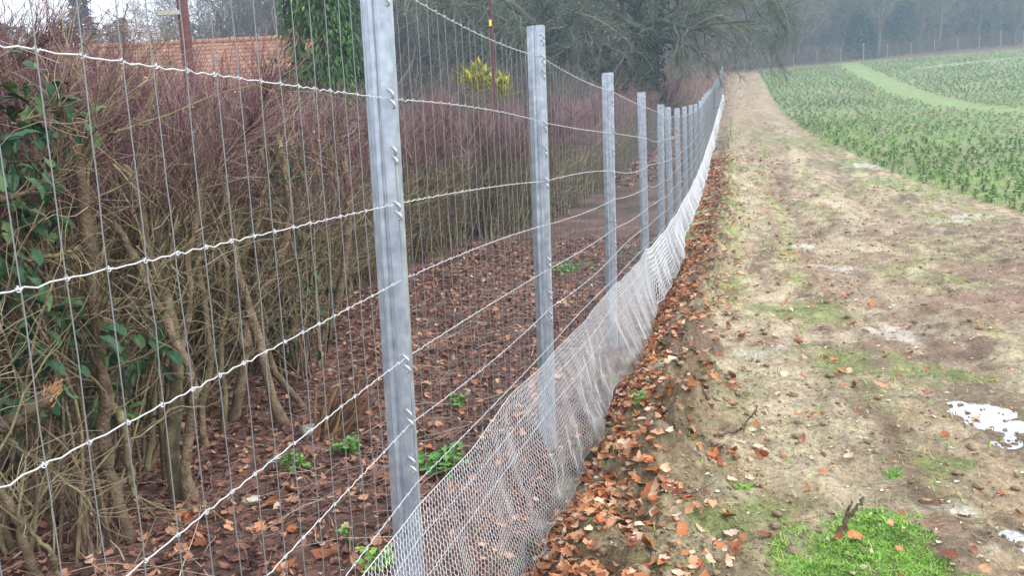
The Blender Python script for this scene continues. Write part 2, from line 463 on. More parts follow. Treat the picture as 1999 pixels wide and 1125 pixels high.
# bands of brighter grass across the field, as lines on the ground
def ground_line(pts, n=40):
    return smooth_path(np.array([hit(a, b) for a, b in pts]), n)
GBAND = [(ground_line([(1655, 122), (1700, 148), (1760, 176), (1840, 200), (1920, 212), (2060, 222)]), 1.15),
         (ground_line([(1800, 133), (1880, 124), (1960, 116), (2050, 108)]), 0.9)]
GPATCH = [hit(a, b).tolist() + [r_] for a, b, r_ in [(1690, 1055, 0.25), (1800, 1095, 0.19), (1600, 1120, 0.17), (1355, 885, 0.09), (1740, 912, 0.06), (1720, 1010, 0.14), (1840, 1125, 0.12), (1450, 950, 0.06)]]
GTINT = [hit(a, b).tolist() + [r_] for a, b, r_ in [(1560, 610, 0.5), (1640, 700, 0.4), (1420, 260, 0.9), (1570, 275, 1.4), (1500, 262, 0.9), (1450, 240, 0.7), (1610, 285, 1.0), (1440, 330, 0.7), (1850, 905, .12), (1500, 1000, .12), (1400, 1040, .12), (1420, 400, 0.5), (1830, 720, 0.4)]]

SKY_SHEEN = [hit(a, b).tolist() + [r_] for a, b, r_ in [(1690, 322, 0.5), (1720, 326, 0.4), (1860, 432, 0.35), (1900, 425, 0.3), (1480, 215, 0.5), (1500, 690, 0.2), (1640, 520, 0.3), (1560, 480, 0.25), (1740, 640, 0.25), (1880, 985, 0.1)]]  # pale patches standing in for white sky reflected on wet mud
def dist_line(x, y, L):
    d = np.full(np.shape(x), 1e9)
    for k in range(len(L) - 1):
        a = L[k, :2]; b = L[k + 1, :2]; ab = b - a
        t = np.clip(((x - a[0]) * ab[0] + (y - a[1]) * ab[1]) / (ab @ ab), 0, 1)
        d = np.minimum(d, np.hypot(x - a[0] - t * ab[0], y - a[1] - t * ab[1]))
    return d

def lerp(a, b, t):
    return a * (1 - t[..., None]) + np.asarray(b) * t[..., None]

def patch_mask(x, y, L=None):
    g = np.zeros(np.shape(x))
    for p in (L or GPATCH):
        q = np.hypot(x - p[0], (y - p[1])) / p[3]
        g = np.maximum(g, 1 - sstep(0.35, 1.35, q + 2.0 * (fbm(x, y, 0.12 + 0.2 * p[3], 3, 61) - 0.5)))
    return g

c = np.zeros(GX.shape + (3,))
u = U_
# track
n_a = fbm(GX, GY, 1.6, 4, 101); n_b = fbm(GX, GY, 0.35, 4, 102); n_c = fbm(GX * 1.0, GY * 0.35, 0.8, 4, 103)
n_f = fbm(GX, GY, 0.11, 3, 108)
ct = np.ones(GX.shape + (3,)) * np.array([0.40, 0.295, 0.19])
ct = lerp(ct, (0.52, 0.41, 0.275), sstep(0.50, 0.68, n_b))
ct = lerp(ct, (0.25, 0.175, 0.115), sstep(0.54, 0.70, n_a) * 0.8)
ct = lerp(ct, (0.21, 0.20, 0.085), sstep(0.52, 0.68, n_c) * 0.6)
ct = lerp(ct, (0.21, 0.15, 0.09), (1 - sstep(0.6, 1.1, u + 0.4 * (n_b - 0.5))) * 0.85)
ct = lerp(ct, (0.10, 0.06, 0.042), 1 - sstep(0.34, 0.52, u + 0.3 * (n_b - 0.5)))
ct = lerp(ct, (0.31, 0.19, 0.135), np.exp(-((u - 1.9 - 0.2 * np.sin(GY * 0.3)) / 0.5) ** 2) * sstep(6, 12, GY) * 0.8)
ct = lerp(ct, (0.22, 0.15, 0.11), sstep(0.5, 0.65, fbm(GX, GY, 2.2, 3, 105)) * sstep(2.2, 3.2, u) * sstep(3, 6, GY) * (1 - sstep(12, 20, GY)) * 0.9)
ct = lerp(ct, (0.16, 0.24, 0.06), np.exp(-((u - (width(GY) - 0.5)) / 0.6) ** 2) * sstep(12, 18, GY) * sstep(0.35, 0.6, n_a) * 0.85)
n_g = fbm(GX * 1.0 - 0.29 * GY, GY * 0.12, 0.35, 4, 141)
ct = lerp(ct, (0.20, 0.13, 0.09), sstep(0.52, 0.66, n_g) * 0.8)
ct = lerp(ct, (0.27, 0.28, 0.10), sstep(0.56, 0.68, fbm(GX - 0.29 * GY + 9, GY * 0.1, 0.5, 3, 143)) * 0.7)
rt = np.exp(-((u - 2.35 - 0.25 * np.sin(GY * 0.25)) / 0.30) ** 2) + np.exp(-((u - 4.1 - 0.25 * np.sin(GY * 0.25)) / 0.32) ** 2)
ct = lerp(ct, (0.19, 0.125, 0.09), np.clip(rt, 0, 1) * sstep(0.38, 0.55, n_b) * 0.75 * (1 - sstep(30, 60, GY)))
ct = lerp(ct, (0.17, 0.125, 0.08), sstep(0.55, 0.67, n_f) * 0.75)
bnd = np.exp(-((u - 1.25 - 0.15 * np.sin(GY * 0.4)) / 0.33) ** 2) + np.exp(-((u - 3.0 - 0.2 * np.sin(GY * 0.3 + 1)) / 0.5) ** 2)
ct = lerp(ct, (0.54, 0.44, 0.30), np.clip(bnd, 0, 1) * sstep(0.36, 0.56, fbm(GX - 0.29 * GY, GY * 0.3, 0.6, 4, 152)) * 0.75 * sstep(0.9, 1.2, u))
mst = np.exp(-((u - 1.85 - 0.12 * np.sin(GY * 0.5)) / 0.16) ** 2) * sstep(4, 5, GY) + np.exp(-((u - 0.95) / 0.22) ** 2) * sstep(6, 9, GY)
ct = lerp(ct, (0.30, 0.32, 0.11), np.clip(mst, 0, 1) * sstep(0.42, 0.6, fbm(GX, GY * 0.5, 0.5, 3, 153)) * 0.8)
chn = sstep(2.4, 3.2, u) * sstep(5, 7, GY) * (1 - sstep(11, 15, GY))
ct = lerp(ct, (0.27, 0.165, 0.125), chn * sstep(0.42, 0.56, fbm(GX, GY, 0.7, 4, 154)) * 0.85)
ct = lerp(ct, (0.50, 0.43, 0.30), sstep(0.52, 0.68, fbm(GX + 5, GY * 0.7, 0.13, 3, 109)) * 0.55)
ct = lerp(ct, (0.13, 0.29, 0.05), patch_mask(GX, GY) * 0.85)
ct = lerp(ct, (0.58, 0.53, 0.46), patch_mask(GX, GY, SKY_SHEEN) * 0.8)  # sky reflection painted into the track colour
ct = lerp(ct, (0.19, 0.25, 0.07), patch_mask(GX, GY, GTINT) * 0.75)
for (cx, cy, rx, ry, zz) in PUD:
    q = ((GX - cx) / (rx * 1.7)) ** 2 + ((GY - cy) / (ry * 1.7)) ** 2
    ct = lerp(ct, (0.16, 0.12, 0.08), np.exp(-q * q) * 0.7)
# field
n_d = fbm(GX, GY, 3.5, 4, 111); n_e = fbm(GX, GY, 0.6, 3, 112)
cf = np.ones(GX.shape + (3,)) * np.array([0.18, 0.21, 0.09])
cf = lerp(cf, (0.19, 0.25, 0.10), sstep(0.4, 0.65, n_d) * 0.9)
cf = lerp(cf, (0.27, 0.22, 0.14), sstep(0.55, 0.7, n_e) * 0.7)
cf = lerp(cf, (0.28, 0.25, 0.15), np.exp(-(u - width(GY)) / 0.8) * (u > width(GY)) * (1 - sstep(18, 25, GY)) * 0.9)
gb = np.zeros(GX.shape)
vis = (GY > 20) & (GY < 130) & (u > 0) & (u < 90)
for L, wd_ in GBAND:
    d = np.full(GX.shape, 1e9); d[vis] = dist_line(GX[vis], GY[vis], L)
    gb = np.maximum(gb, 1 - sstep(0.6, 1.3, d / wd_ + 2.0 * (n_e - 0.5) + 1.2 * (n_d - 0.5)))
cf = lerp(cf, (0.21, 0.29, 0.11), gb * 0.75)
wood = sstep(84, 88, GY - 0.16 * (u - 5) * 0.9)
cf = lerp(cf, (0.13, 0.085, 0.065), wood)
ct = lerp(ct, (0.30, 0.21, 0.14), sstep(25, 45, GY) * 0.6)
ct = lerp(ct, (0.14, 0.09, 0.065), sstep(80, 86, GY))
# woodland floor and garden
cl = np.ones(GX.shape + (3,)) * np.array([0.125, 0.07, 0.055])
cl = lerp(cl, (0.20, 0.115, 0.09), sstep(0.45, 0.65, n_b))
cl = lerp(cl, (0.06, 0.045, 0.03), sstep(0.55, 0.7, n_a))
cl = lerp(cl, (0.09, 0.14, 0.045), sstep(-9, -12, u) * (1 - sstep(40, 60, GY)) * 0.8)
cl = lerp(cl, (0.26, 0.13, 0.075), sstep(22, 30, GY) * sstep(-9, -6, u) * 0.85)
iscol = np.arange(GX.shape[1])
c[:, :nl] = cl[:, :nl]
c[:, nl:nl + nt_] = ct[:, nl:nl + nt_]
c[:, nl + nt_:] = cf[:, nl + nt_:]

def sheet(name, c0, c1, M):
    X = GX[:, c0:c1 + 1]; n, k = X.shape
    V = np.stack([X, GY[:, c0:c1 + 1], GZ[:, c0:c1 + 1]], -1).reshape(-1, 3)
    i = np.arange(n - 1)[:, None] * k + np.arange(k - 1)[None]
    Q = np.stack([i, i + 1, i + k + 1, i + k], -1).reshape(-1, 4)
    me = mesh(name, V, Q, col=c[:, c0:c1 + 1].reshape(-1, 3))
    return obj(name, me, M, kind='structure')
sheet('woodland_floor', 0, nl - 1, M_floor)
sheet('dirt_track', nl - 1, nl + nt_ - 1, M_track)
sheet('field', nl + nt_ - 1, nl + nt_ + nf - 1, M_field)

# haze: one closed box of thin air round everything
def box_mesh(name, lo, hi):
    V = [(x_, y_, z_) for z_ in (lo[2], hi[2]) for y_ in (lo[1], hi[1]) for x_ in (lo[0], hi[0])]
    Q = [(0, 2, 3, 1), (4, 5, 7, 6), (0, 1, 5, 4), (2, 6, 7, 3), (0, 4, 6, 2), (1, 3, 7, 5)]
    return mesh(name, np.array(V), np.array(Q), smooth=False)
M_haze = bpy.data.materials.new('haze'); M_haze.use_nodes = True
hn = M_haze.node_tree; hn.nodes.remove(hn.nodes['Principled BSDF'])
pv = hn.nodes.new('ShaderNodeVolumePrincipled')
pv.inputs['Color'].default_value = (0.60, 0.80, 1.0, 1); pv.inputs['Density'].default_value = 0.0025; pv.inputs['Anisotropy'].default_value = 0.2
hn.links.new(pv.outputs[0], hn.nodes['Material Output'].inputs['Volume'])
gx0, gx1 = float(GX.min()) - 2, float(GX.max()) + 2
obj('haze', box_mesh('haze', (gx0, -30, -4), (gx1, 480, 46)), M_haze, kind='stuff')

# puddles
M_water = bpy.data.materials.new('muddy_water'); M_water.use_nodes = True
wb = M_water.node_tree.nodes['Principled BSDF']
wb.inputs['Base Color'].default_value = (0.55, 0.55, 0.56, 1); wb.inputs['Roughness'].default_value = 0.10
wb.inputs['Metallic'].default_value = 0.75; wb.inputs['IOR'].default_value = 1.6
tt = M_water.node_tree
wn = tt.nodes.new('ShaderNodeTexNoise'); wn.inputs['Scale'].default_value = 30
wc = tt.nodes.new('ShaderNodeTexCoord'); tt.links.new(wc.outputs['Object'], wn.inputs['Vector'])
wbu = tt.nodes.new('ShaderNodeBump'); wbu.inputs['Strength'].default_value = 0.03
tt.links.new(wn.outputs['Fac'], wbu.inputs['Height']); tt.links.new(wbu.outputs['Normal'], wb.inputs['Normal'])
for (cx, cy, rx, ry, zz) in PUD:
    n = 40; a = np.arange(n) * 2 * np.pi / n
    rr = np.full(n, 1.45)
    zz2 = float(Hs(cx, cy)) + zz
    V = np.stack([cx + rx * rr * np.cos(a), cy + ry * rr * np.sin(a), np.full(n, zz2)], -1)
    V = np.concatenate([V, [[cx, cy, zz2]]])
    T = np.stack([np.arange(n), (np.arange(n) + 1) % n, np.full(n, n)], -1)
    obj('puddle', mesh('puddle', V, None, T), M_water, kind='structure')

# ------------------------------------------------------------------ templates: leaves
def leaf_template(lobes=4, width_=0.36, curl=0.25, seed=0, teeth=0.28):
    """a lobed leaf along +Y, length 1, curled; about 28 triangles"""
    r = np.random.default_rng(seed)
    n = lobes * 2 + 1
    t = np.linspace(0, 1, n)
    w = width_ * np.sin(np.pi * np.clip(t, 0.03, 0.985)) ** 0.7 * (1 - teeth * (np.arange(n) % 2)) * (0.8 + 0.4 * t)
    w = w * r.uniform(0.85, 1.15, n)
    bend = curl * (t - 0.4) ** 2 * 1.6
    mid = np.stack([0.05 * np.sin(t * 3 + seed), t, bend], -1)
    lift = r.uniform(0.2, 0.75) * w
    L = mid + np.stack([-w, 0.04 * r.normal(size=n), lift + 0.03 * r.normal(size=n)], -1)
    Rr = mid + np.stack([w, 0.04 * r.normal(size=n), lift * r.uniform(0.3, 1.2) + 0.03 * r.normal(size=n)], -1)
    V = np.concatenate([mid, L, Rr]); i = np.arange(n - 1)
    Q = np.concatenate([np.stack([n + i, i, i + 1, n + i + 1], -1), np.stack([i, 2 * n + i, 2 * n + i + 1, i + 1], -1)])
    V[:, 1] -= 0.5
    return V, Q
LEAVES = [leaf_template(4, 0.30, 0.3, 1), leaf_template(3, 0.38, 0.5, 2), leaf_template(4, 0.34, -0.35, 3), leaf_template(5, 0.42, 0.15, 4, 0.4), leaf_template(3, 0.28, 0.8, 5), leaf_template(4, 0.45, 0.5, 6, 0.15)]
OVAL = leaf_template(3, 0.19, -0.35, 9, 0.0); OVAL[0][:, 1] += 0.5
PLAIN = np.array([[0, 0, 0], [-0.22, 0.4, 0.06], [0.22, 0.4, 0.06], [0, 1.0, -0.04]]), np.array([[0, 2, 3, 1]])

def scatter_leaves(mb, pos, size, tint, tilt=0.6, tmpl=None):
    N = len(pos); k = RNG.integers(0, len(LEAVES), N)
    M = rotz(RNG.uniform(0, 6.283, N)) @ rotx(RNG.normal(0, tilt, N)) @ rotz(RNG.uniform(0, 6.283, N))
    for j in range(len(LEAVES)):
        s = k == j
        if s.any(): mb.scatter(LEAVES[j][0], LEAVES[j][1], None, pos[s], M[s], size[s], tint[s])
    return mb

# ------------------------------------------------------------------ the fence
fence = thing('wire_fence', 'tall galvanised wire fence on steel posts running beside the track', 'fence')
def fdir(y):
    s = 0.214 if y < 2.48 else 0.2885
    return np.array([s, 1.0, 0]) / math.hypot(s, 1)
POST_PX = [(752, 2.48), (1053, 4.43), (1190, 6.85), (1258, 9.45), (1288, 11.4), (1306, 13.1), (1322, 15.0)]
post_y = [p[1] for p in POST_PX] + list(np.arange(17.2, 61, 2.15))
prof = np.array([(0.0, 0.046), (0.0, 0.0), (-0.036, 0.0), (-0.039, 0.007), (-0.048, 0.007), (-0.051, 0.0), (-0.064, 0.0), (-0.067, 0.004), (-0.092, 0.016), (-0.096, 0.024), (-0.096, 0.05)])
def offset_profile(P, th):
    T = np.gradient(P, axis=0); T /= np.linalg.norm(T, axis=1)[:, None]
    return P + th * np.stack([-T[:, 1], T[:, 0]], -1)
inner = offset_profile(prof, -0.003)
loop = np.concatenate([prof, inner[::-1]])
def post_mesh(h):
    n = len(loop); zs = np.array([-0.3, 0.0, 0.5, 1.0, 1.6, h])
    V = np.concatenate([np.column_stack([loop, np.full(n, z_)]) for z_ in zs])
    Q = []
    for k in range(len(zs) - 1):
        for i in range(n): Q.append((k * n + i, k * n + (i + 1) % n, (k + 1) * n + (i + 1) % n, (k + 1) * n + i))
    mth = len(prof)
    for base in (0, (len(zs) - 1) * n):
        for i in range(mth - 1): Q.append((base + i, base + i + 1, base + n - 2 - i, base + n - 1 - i))
    return mesh('post', V, np.array(Q), tint=np.repeat(RNG.random(len(zs)), n) * 0.5 + RNG.uniform(0.1, 0.5), smooth=False)
def clip_mesh(seed):
    r = np.random.default_rng(seed); mb = MB()
    for pts in ([(-0.018, 0.002, 0.022), (-0.008, -0.008, 0.020), (0.003, -0.010, 0.010), (0.002, -0.006, -0.001), (-0.006, 0.002, -0.004)],
                [(-0.016, 0.002, -0.008), (-0.005, -0.009, -0.010), (0.005, -0.010, -0.020), (0.003, -0.006, -0.030), (-0.004, 0.002, -0.033)]):
        P = smooth_path(np.array(pts) + r.normal(0, 0.0014, (5, 3)), 9)
        mb.tubes(P, np.array([[0.003, 0.0042, 0.005, 0.005, 0.005, 0.005, 0.0045, 0.004, 0.003]]), 5, r.random())
    return mb.mesh('clip', True)
LINE_H = [2.06, 1.71, 1.39, 1.15, 0.90, 0.68, 0.47, 0.28, 0.12]
pms = [post_mesh(2.22) for _ in range(4)]
clips = [clip_mesh(k) for k in range(3)]
for me_ in clips: me_.materials.append(M_clip)
for k, y_ in enumerate(post_y):
    x_ = float(fx(y_)); d = fdir(y_ + 0.1)
    if k == 0: d = fdir(1)
    p = obj('post', pms[k % 4], M_post, fence)
    p.location = (x_, y_, float(Hs(x_, y_)) + RNG.normal(0, 0.012))
    p.rotation_euler = (RNG.normal(0, 0.004), [0.012, 0.012, 0.010][k] if k < 3 else RNG.normal(0, 0.006), -math.atan2(d[0], d[1]))
    if k < 9:
        hs = [1.73, 1.56, 1.39, 0.72, 0.56, 2.03, 0.90] if k == 0 else list(np.array([2.17, 2.05, 1.98, 1.72, 1.55, 1.37, 0.76, 0.60, 0.92]) + RNG.normal(0, 0.02, 9))
        for h_ in hs:
            cobj = obj('clip', clips[RNG.integers(0, 3)], M_clip, p, loc=(0.001, 0, h_ + 0.003))
            cobj.rotation_euler = (0, 0, RNG.normal(0, 0.15))
# line wires: sampled along the fence, crimped, sagging a little between posts
STEP = 0.0885
fy = [0.35]
while fy[-1] < 60.2:
    fy.append(fy[-1] + (0.0221 if fy[-1] < 9 else 0.0442 if fy[-1] < 20 else 0.25))
fy = np.array(fy)
posts_arr = np.array([0.4] + post_y)
def fence_pt(y_, h_, out=0.006):
    y_ = np.asarray(y_, float); x_ = fx(y_)
    nrm_ = np.where(y_[..., None] < 2.48, np.array([1, -0.214, 0]) / math.hypot(1, 0.214), np.array([1, -0.2885, 0]) / math.hypot(1, 0.2885))
    return np.stack([x_, y_, Hs(x_, y_) + h_], -1) + out * nrm_
def sag(y_, j):
    k = np.clip(np.searchsorted(posts_arr, y_) - 1, 0, len(posts_arr) - 2)
    t = (y_ - posts_arr[k]) / (posts_arr[k + 1] - posts_arr[k])
    amp = (_hash(k.astype(float), np.full(k.shape, float(j)), 5) - 0.35) * 0.075
    amp = np.where(k == 0, amp * 0.35, amp)
    off = (_hash(k.astype(float), np.full(k.shape, j + 50.0), 6) - 0.5) * 0.03
    return -amp * 4 * t * (1 - t) * (1 if j > 0 else 0.7) + off * t * (1 - t) - 0.027 * np.clip((2.48 - y_) / 1.45, 0, 1.5)
def stay_y(n): return 0.96 + STEP * 0.96 * n
ph = (fy - 0.96) / (STEP * 0.96)
crimp = 0.0022 * np.sin(2 * np.pi * ph * 2 + 0.6) * (fy < 20) + 0.0012 * np.sin(2 * np.pi * ph * 1 + 2)
for j, h_ in enumerate(LINE_H):
    P = fence_pt(fy, h_ + sag(fy, j) + crimp * (1 + 0.3 * RNG.normal(size=len(fy))))
    rr = np.interp(fy, [0, 3, 10, 60], [0.00132, 0.00155, 0.0024, 0.006])
    obj('line_wire', MB().tubes(P, rr[None], 5, 0.6).mesh('line_wire'), M_wire, fence)
# stay wires: five shapes shared by the first 300, the rest joined
def stay_path(seed, y0=0.0):
    r = np.random.default_rng(seed)
    hs = np.linspace(0.04, 2.06, 26)
    w = np.cumsum(r.normal(0, 0.0022, 26)); w -= np.linspace(w[0], w[-1], 26)
    return np.column_stack([r.normal(0, 0.0008, 26), w, hs])
stays = []
for k in range(6):
    me_ = MB().tubes(stay_path(k), 0.00112, 4, 0.5).mesh('stay_wire'); me_.materials.append(M_stay); stays.append(me_)
n_st = int((60 - 0.5) / (STEP * 0.96))
far = MB()
first = -5
for n in range(first, n_st):
    y_ = stay_y(n)
    if y_ > 60: break
    p_ = fence_pt(np.array(y_), 0.0, 0.0085)
    if n - first < 300:
        o = obj('stay_wire', stays[n % 6], M_stay, fence, loc=p_.tolist())
        s_ = 1 if y_ < 8 else 1 + (y_ - 8) * 0.05
        o.scale = (s_, s_, 1)
        o.rotation_euler = (RNG.normal(0, 0.0012), RNG.normal(0, 0.001), 0)
    else:
        far.tubes(stay_path(n % 6)[::5] * np.array([1, 1, 1]) + p_, 0.0030, 3, 0.5)
obj('distant_stay_wire', far.mesh('distant_stay_wire'), M_stay, fence, kind='stuff')
# knots where stay and line wires cross
kb = MB()
a = np.linspace(0, 2 * np.pi, 7)
for n in range(first, 150):
    y_ = np.array(stay_y(n))
    for j, h_ in enumerate(LINE_H[:7]):
        p_ = fence_pt(y_, h_ + sag(y_[None], j)[0], 0.007)
        d = fdir(float(y_))
        side = np.array([d[1], -d[0], 0])
        big = 0.0034 if y_ < 4 else 0.003
        ring = p_ + big * (np.cos(a)[:, None] * side + np.sin(a)[:, None] * np.array([0, 0, 1])) + np.linspace(-0.004, 0.004, 7)[:, None] * d
        kb.tubes(ring, 0.0011, 3, 0.8)
        if y_ < 3.2:
            kb.tubes(ring * 1 + 0.003 * d + np.array([0, 0, 0.0025]), 0.0011, 3, 0.7)
obj('wire_knot', kb.mesh('wire_knot'), M_wire, fence, kind='stuff')

# ------------------------------------------------------------------ the netting skirt: hexagonal netting hung on the fence and laid out on the ground
def skirt(s_y, b):
    """point of the skirt at distance y along the fence, b from 0 at its top to 1 at its foot"""
    n_o = np.where(s_y[..., None] < 2.48, np.array([1, -0.214, 0]) / math.hypot(1, 0.214), np.array([1, -0.2885, 0]) / math.hypot(1, 0.2885))
    x_ = fx(s_y)
    reach = (0.19 + 0.09 * (fbm(s_y * 0 + 1, s_y, 0.9, 3, 41) - 0.5) * 2) * (1 - 0.3 * sstep(10, 16, s_y))
    reach = reach + 0.06 * (fbm(s_y * 0 + 9, s_y, 0.25, 2, 49) - 0.5) * b
    fold_amt = 1 - 0.75 * sstep(4.0, 7.5, s_y)
    topz = 0.42 + 0.035 * (fbm(s_y * 0, s_y, 0.6, 2, 43) - 0.5) * 2
    out = 0.012 + reach * (0.85 * b + 0.15 * b ** 3)
    fold = (fbm(b * 0.3 + s_y * 0.2, s_y, 0.34, 3, 44) - 0.5) * 0.10 * np.sin(np.pi * np.clip(b * 0.9, 0, 1)) + (fbm(b * 1.2, s_y * 1.0, 0.13, 2, 47) - 0.5) * 0.035 * b
    fold = fold * fold_amt
    out = out + fold
    px = x_ + out * n_o[..., 0]; py = s_y + out * n_o[..., 1]
    gz = H(px, py)
    zf = gz + 0.012 + 0.03 * fbm(s_y, s_y * 0 + 4, 0.3, 2, 48)
    zt = Hs(x_, s_y) + topz
    e = b + 0.03 * np.sin(np.pi * b)
    return np.stack([px, py, zt * (1 - e) + zf * e], -1)
netting = thing('wire_netting', 'bright hexagonal wire netting skirt flared onto the ground along the fence foot', 'netting')
def strands(y0, y1, pitch, cell, r, name, sides=3):
    n = int((y1 - y0) / pitch)
    K = int(0.62 / (cell / 2)) * 2
    k = np.arange(K)
    bb = np.zeros(K); acc = 0
    for q in range(1, K):
        acc += cell * (0.20 if q % 2 else 0.30); bb[q] = acc
    bb /= acc
    bb = bb ** 0.97
    sgn = np.where(((k // 2) % 2) == 0, -1, 1)
    i = np.arange(n)[:, None]
    flip = np.where(i % 2 == 0, 1, -1)
    yy = y0 + i * pitch + flip * sgn[None] * pitch * 0.47 + RNG.normal(0, pitch * 0.07, (n, K))
    yy = yy + pitch * 2.2 * (fbm(i * pitch * 0.7 + bb[None], bb[None] * 2 + yy * 0, 0.5, 2, 71) - 0.5)
    P = skirt(yy, np.broadcast_to(bb[None], yy.shape))
    rr = np.broadcast_to(np.asarray(r), P.shape[:2]) if np.ndim(r) == 0 else None
    mb = MB(); mb.tubes(P, rr, sides, RNG.random(n))
    # selvedge wires along the top and the foot
    sy = np.arange(y0, y1, pitch)
    for b_ in (0.0, 1.0):
        mb.tubes(skirt(sy, np.full(len(sy), b_)), float(r) * 1.5, 3, 0.9)
    return mb
nb = strands(1.3, 9, 0.0122, 0.040, 0.00098, 'netting_mesh')
obj('netting_mesh', nb.mesh('netting_mesh'), M_net, netting)
nb = strands(9, 60, 0.05, 0.09, 0.0045, 'netting_mesh')
obj('netting_mesh', nb.mesh('netting_mesh'), M_net, netting)

# ------------------------------------------------------------------ hedge
HF_Y = np.array([0.5, 1.5, 3.2, 4.7, 6.5, 9, 11, 13.5, 15.4, 20, 30, 42.0])
HF_X = np.array([-1.7, -1.65, -1.6, -1.5, -1.85, -2.15, -2.0, -0.95, 0.25, 1.9, 5.0, 8.6])
def hedge_x(y_): return np.interp(y_, HF_Y, HF_X)

def shrub_meshes(seed_n, nstem, height, ntwig, nred, spread=0.28, twig_r=0.0022, red_z=1.75, sides=3):
    """stems (each its own path), a tangle of twigs and red young twigs on top"""
    base = np.column_stack([RNG.normal(0, 0.10, nstem), RNG.normal(0, 0.10, nstem), np.full(nstem, -0.06)])
    d = np.column_stack([RNG.normal(0, spread, nstem), RNG.normal(0, spread, nstem), np.ones(nstem)])
    L = RNG.uniform(0.75, 1.0, nstem) * height * 0.84
    r0 = RNG.uniform(0.006, 0.018, nstem)
    P, Rr = grow(base, d, L, r0, r0 * 0.45, 12, 0.10, (0, 0, 0.06))
    # side branches
    nb_ = nstem * 6
    b, dd, r, t, i = spawn(P, Rr, nb_, 0.12, 0.97, 0.3, 1.05)
    PB, RB = grow(b, dd, RNG.uniform(0.3, 0.85, nb_), np.minimum(r * 0.6, 0.006), 0.0020, 7, 0.22, (0, 0, 0.09))
    b, dd, r, t, i = spawn(PB, RB, ntwig, 0.1, 1.0, 0.4, 1.3)
    PT, RT_ = grow(b, dd, RNG.uniform(0.12, 0.42, ntwig), twig_r, twig_r * 0.45, 4, 0.28, (0, 0, 0.05))
    # red twigs: from the upper branches, upward
    w = np.maximum(PB[:, :, 2].mean(1) - red_z + 0.45, 0.0) ** 1.5 + 1e-4
    b, dd, r, t, i = spawn(PB, RB, nred, 0.1, 1.0, 0.3, 1.1, weight=w)
    PR, RR = grow(b, dd + np.array([0, 0, 0.35]), RNG.uniform(0.15, 0.45, nred), twig_r * 0.9, twig_r * 0.4, 4, 0.25, (0, 0, 0.10))
    return (P, Rr), (PB, RB), (PT, RT_), (PR, RR)

def make_shrub(name, label, group, seed_n, loc, nstem, height, ntwig, nred, **kw):
    root = thing(name, label, 'shrub', loc, group)
    (P, Rr), (PB, RB), (PT, RT_), (PR, RR) = shrub_meshes(seed_n, nstem, height, ntwig, nred, **kw)
    for k in range(len(P)):
        obj('stem', MB().tubes(P[k], Rr[k], 6, RNG.uniform(0.2, 0.9), cap=True).mesh('stem'), M_moss if k % 2 else M_bark, root)
    obj('branch', MB().tubes(PB, RB, 4).mesh('branch'), M_moss, root, kind='stuff')
    obj('twig', MB().tubes(PT, RT_, 3).mesh('twig'), M_twig, root, kind='stuff')
    obj('young_twig', MB().tubes(PR, RR, 3).mesh('young_twig'), M_red, root, kind='stuff')
    return root

GH = 'bare shrubs making up the hedge'
FARL = 'bare hedge shrub with thin upright stems and red twig tops beyond the near stems'
protos = []
def bay(y_):
    """which gap between fence posts a spot is seen through"""
    names = ['left of the nearest post', 'between the nearest and second posts', 'between the second and third posts', 'between the third and fourth posts', 'past the fourth post', 'far past the seventh post']
    return names[int(np.searchsorted([6.2, 11.5, 15.5, 19.5, 27.0], y_))]
def far_label(y_, row):
    return ('front row' if row == 0 else 'back row') + ' bare hedge shrub seen ' + bay(y_) + ', red twigs on top'
for k in range(7):
    y0 = 9.0 + 0.7 * k
    x0 = float(hedge_x(y0)) - 0.1
    protos.append(make_shrub('hedge_shrub', far_label(y0, 0), GH, k, (x0, y0, float(Hs(x0, y0))), 16, 2.2, 220, 520, spread=0.15, twig_r=0.0034, red_z=1.85))
def put(proto, x_, y_, s, lab, tilt=0.04):
    return dup(proto, (x_, y_, float(Hs(x_, y_))), RNG.uniform(0, 6.28), (s * RNG.uniform(0.9, 1.1), s * RNG.uniform(0.9, 1.1), s * RNG.uniform(0.92, 1.08)), lab, GH, (RNG.normal(0, tilt), RNG.normal(0, tilt)))
yv = 6.0
while yv < 42:
    for row in range(3 if yv < 16 else 2):
        xx = float(hedge_x(yv)) - 0.05 - row * 0.5 + RNG.normal(0, 0.1)
        put(protos[RNG.integers(0, 7)], xx, yv + RNG.normal(0, 0.1), 0.92 + 0.08 * sstep(6, 14, yv), far_label(yv, row))
    yv += 0.42 if yv < 18 else 0.62
# second row behind the near hand-placed shrubs
GDEEP = 'tangled shrubs behind the front stems'
def deep_label(y_, row):
    return ['tangled olive brown', 'deeper brown', 'rearmost red topped'][row] + ' hedge shrub ' + ('behind the cut stem at the left' if y_ < 3.7 else 'behind the split double trunk' if y_ < 4.7 else 'behind the long leaning stem' if y_ < 5.6 else 'just left of the nearest post')
nproto = [make_shrub('hedge_shrub', deep_label(3.2 + 0.8 * k, 1), GDEEP, 20 + k, (-2.55 - 0.05 * k, 3.2 + 0.8 * k, 0), 15, 2.06, 210, 1150, spread=0.20, twig_r=0.0021, red_z=1.78) for k in range(4)]
for yv in np.arange(3.0, 7.0, 0.5):
    for row in range(3):
        xx = float(hedge_x(yv)) - 0.6 - row * 0.5 + RNG.normal(0, 0.12)
        yy_ = yv + RNG.normal(0, 0.12)
        o = put(nproto[RNG.integers(0, 4)], xx, yy_, RNG.uniform(0.9, 1.0), deep_label(yy_, row), 0.06)
        o['group'] = GDEEP

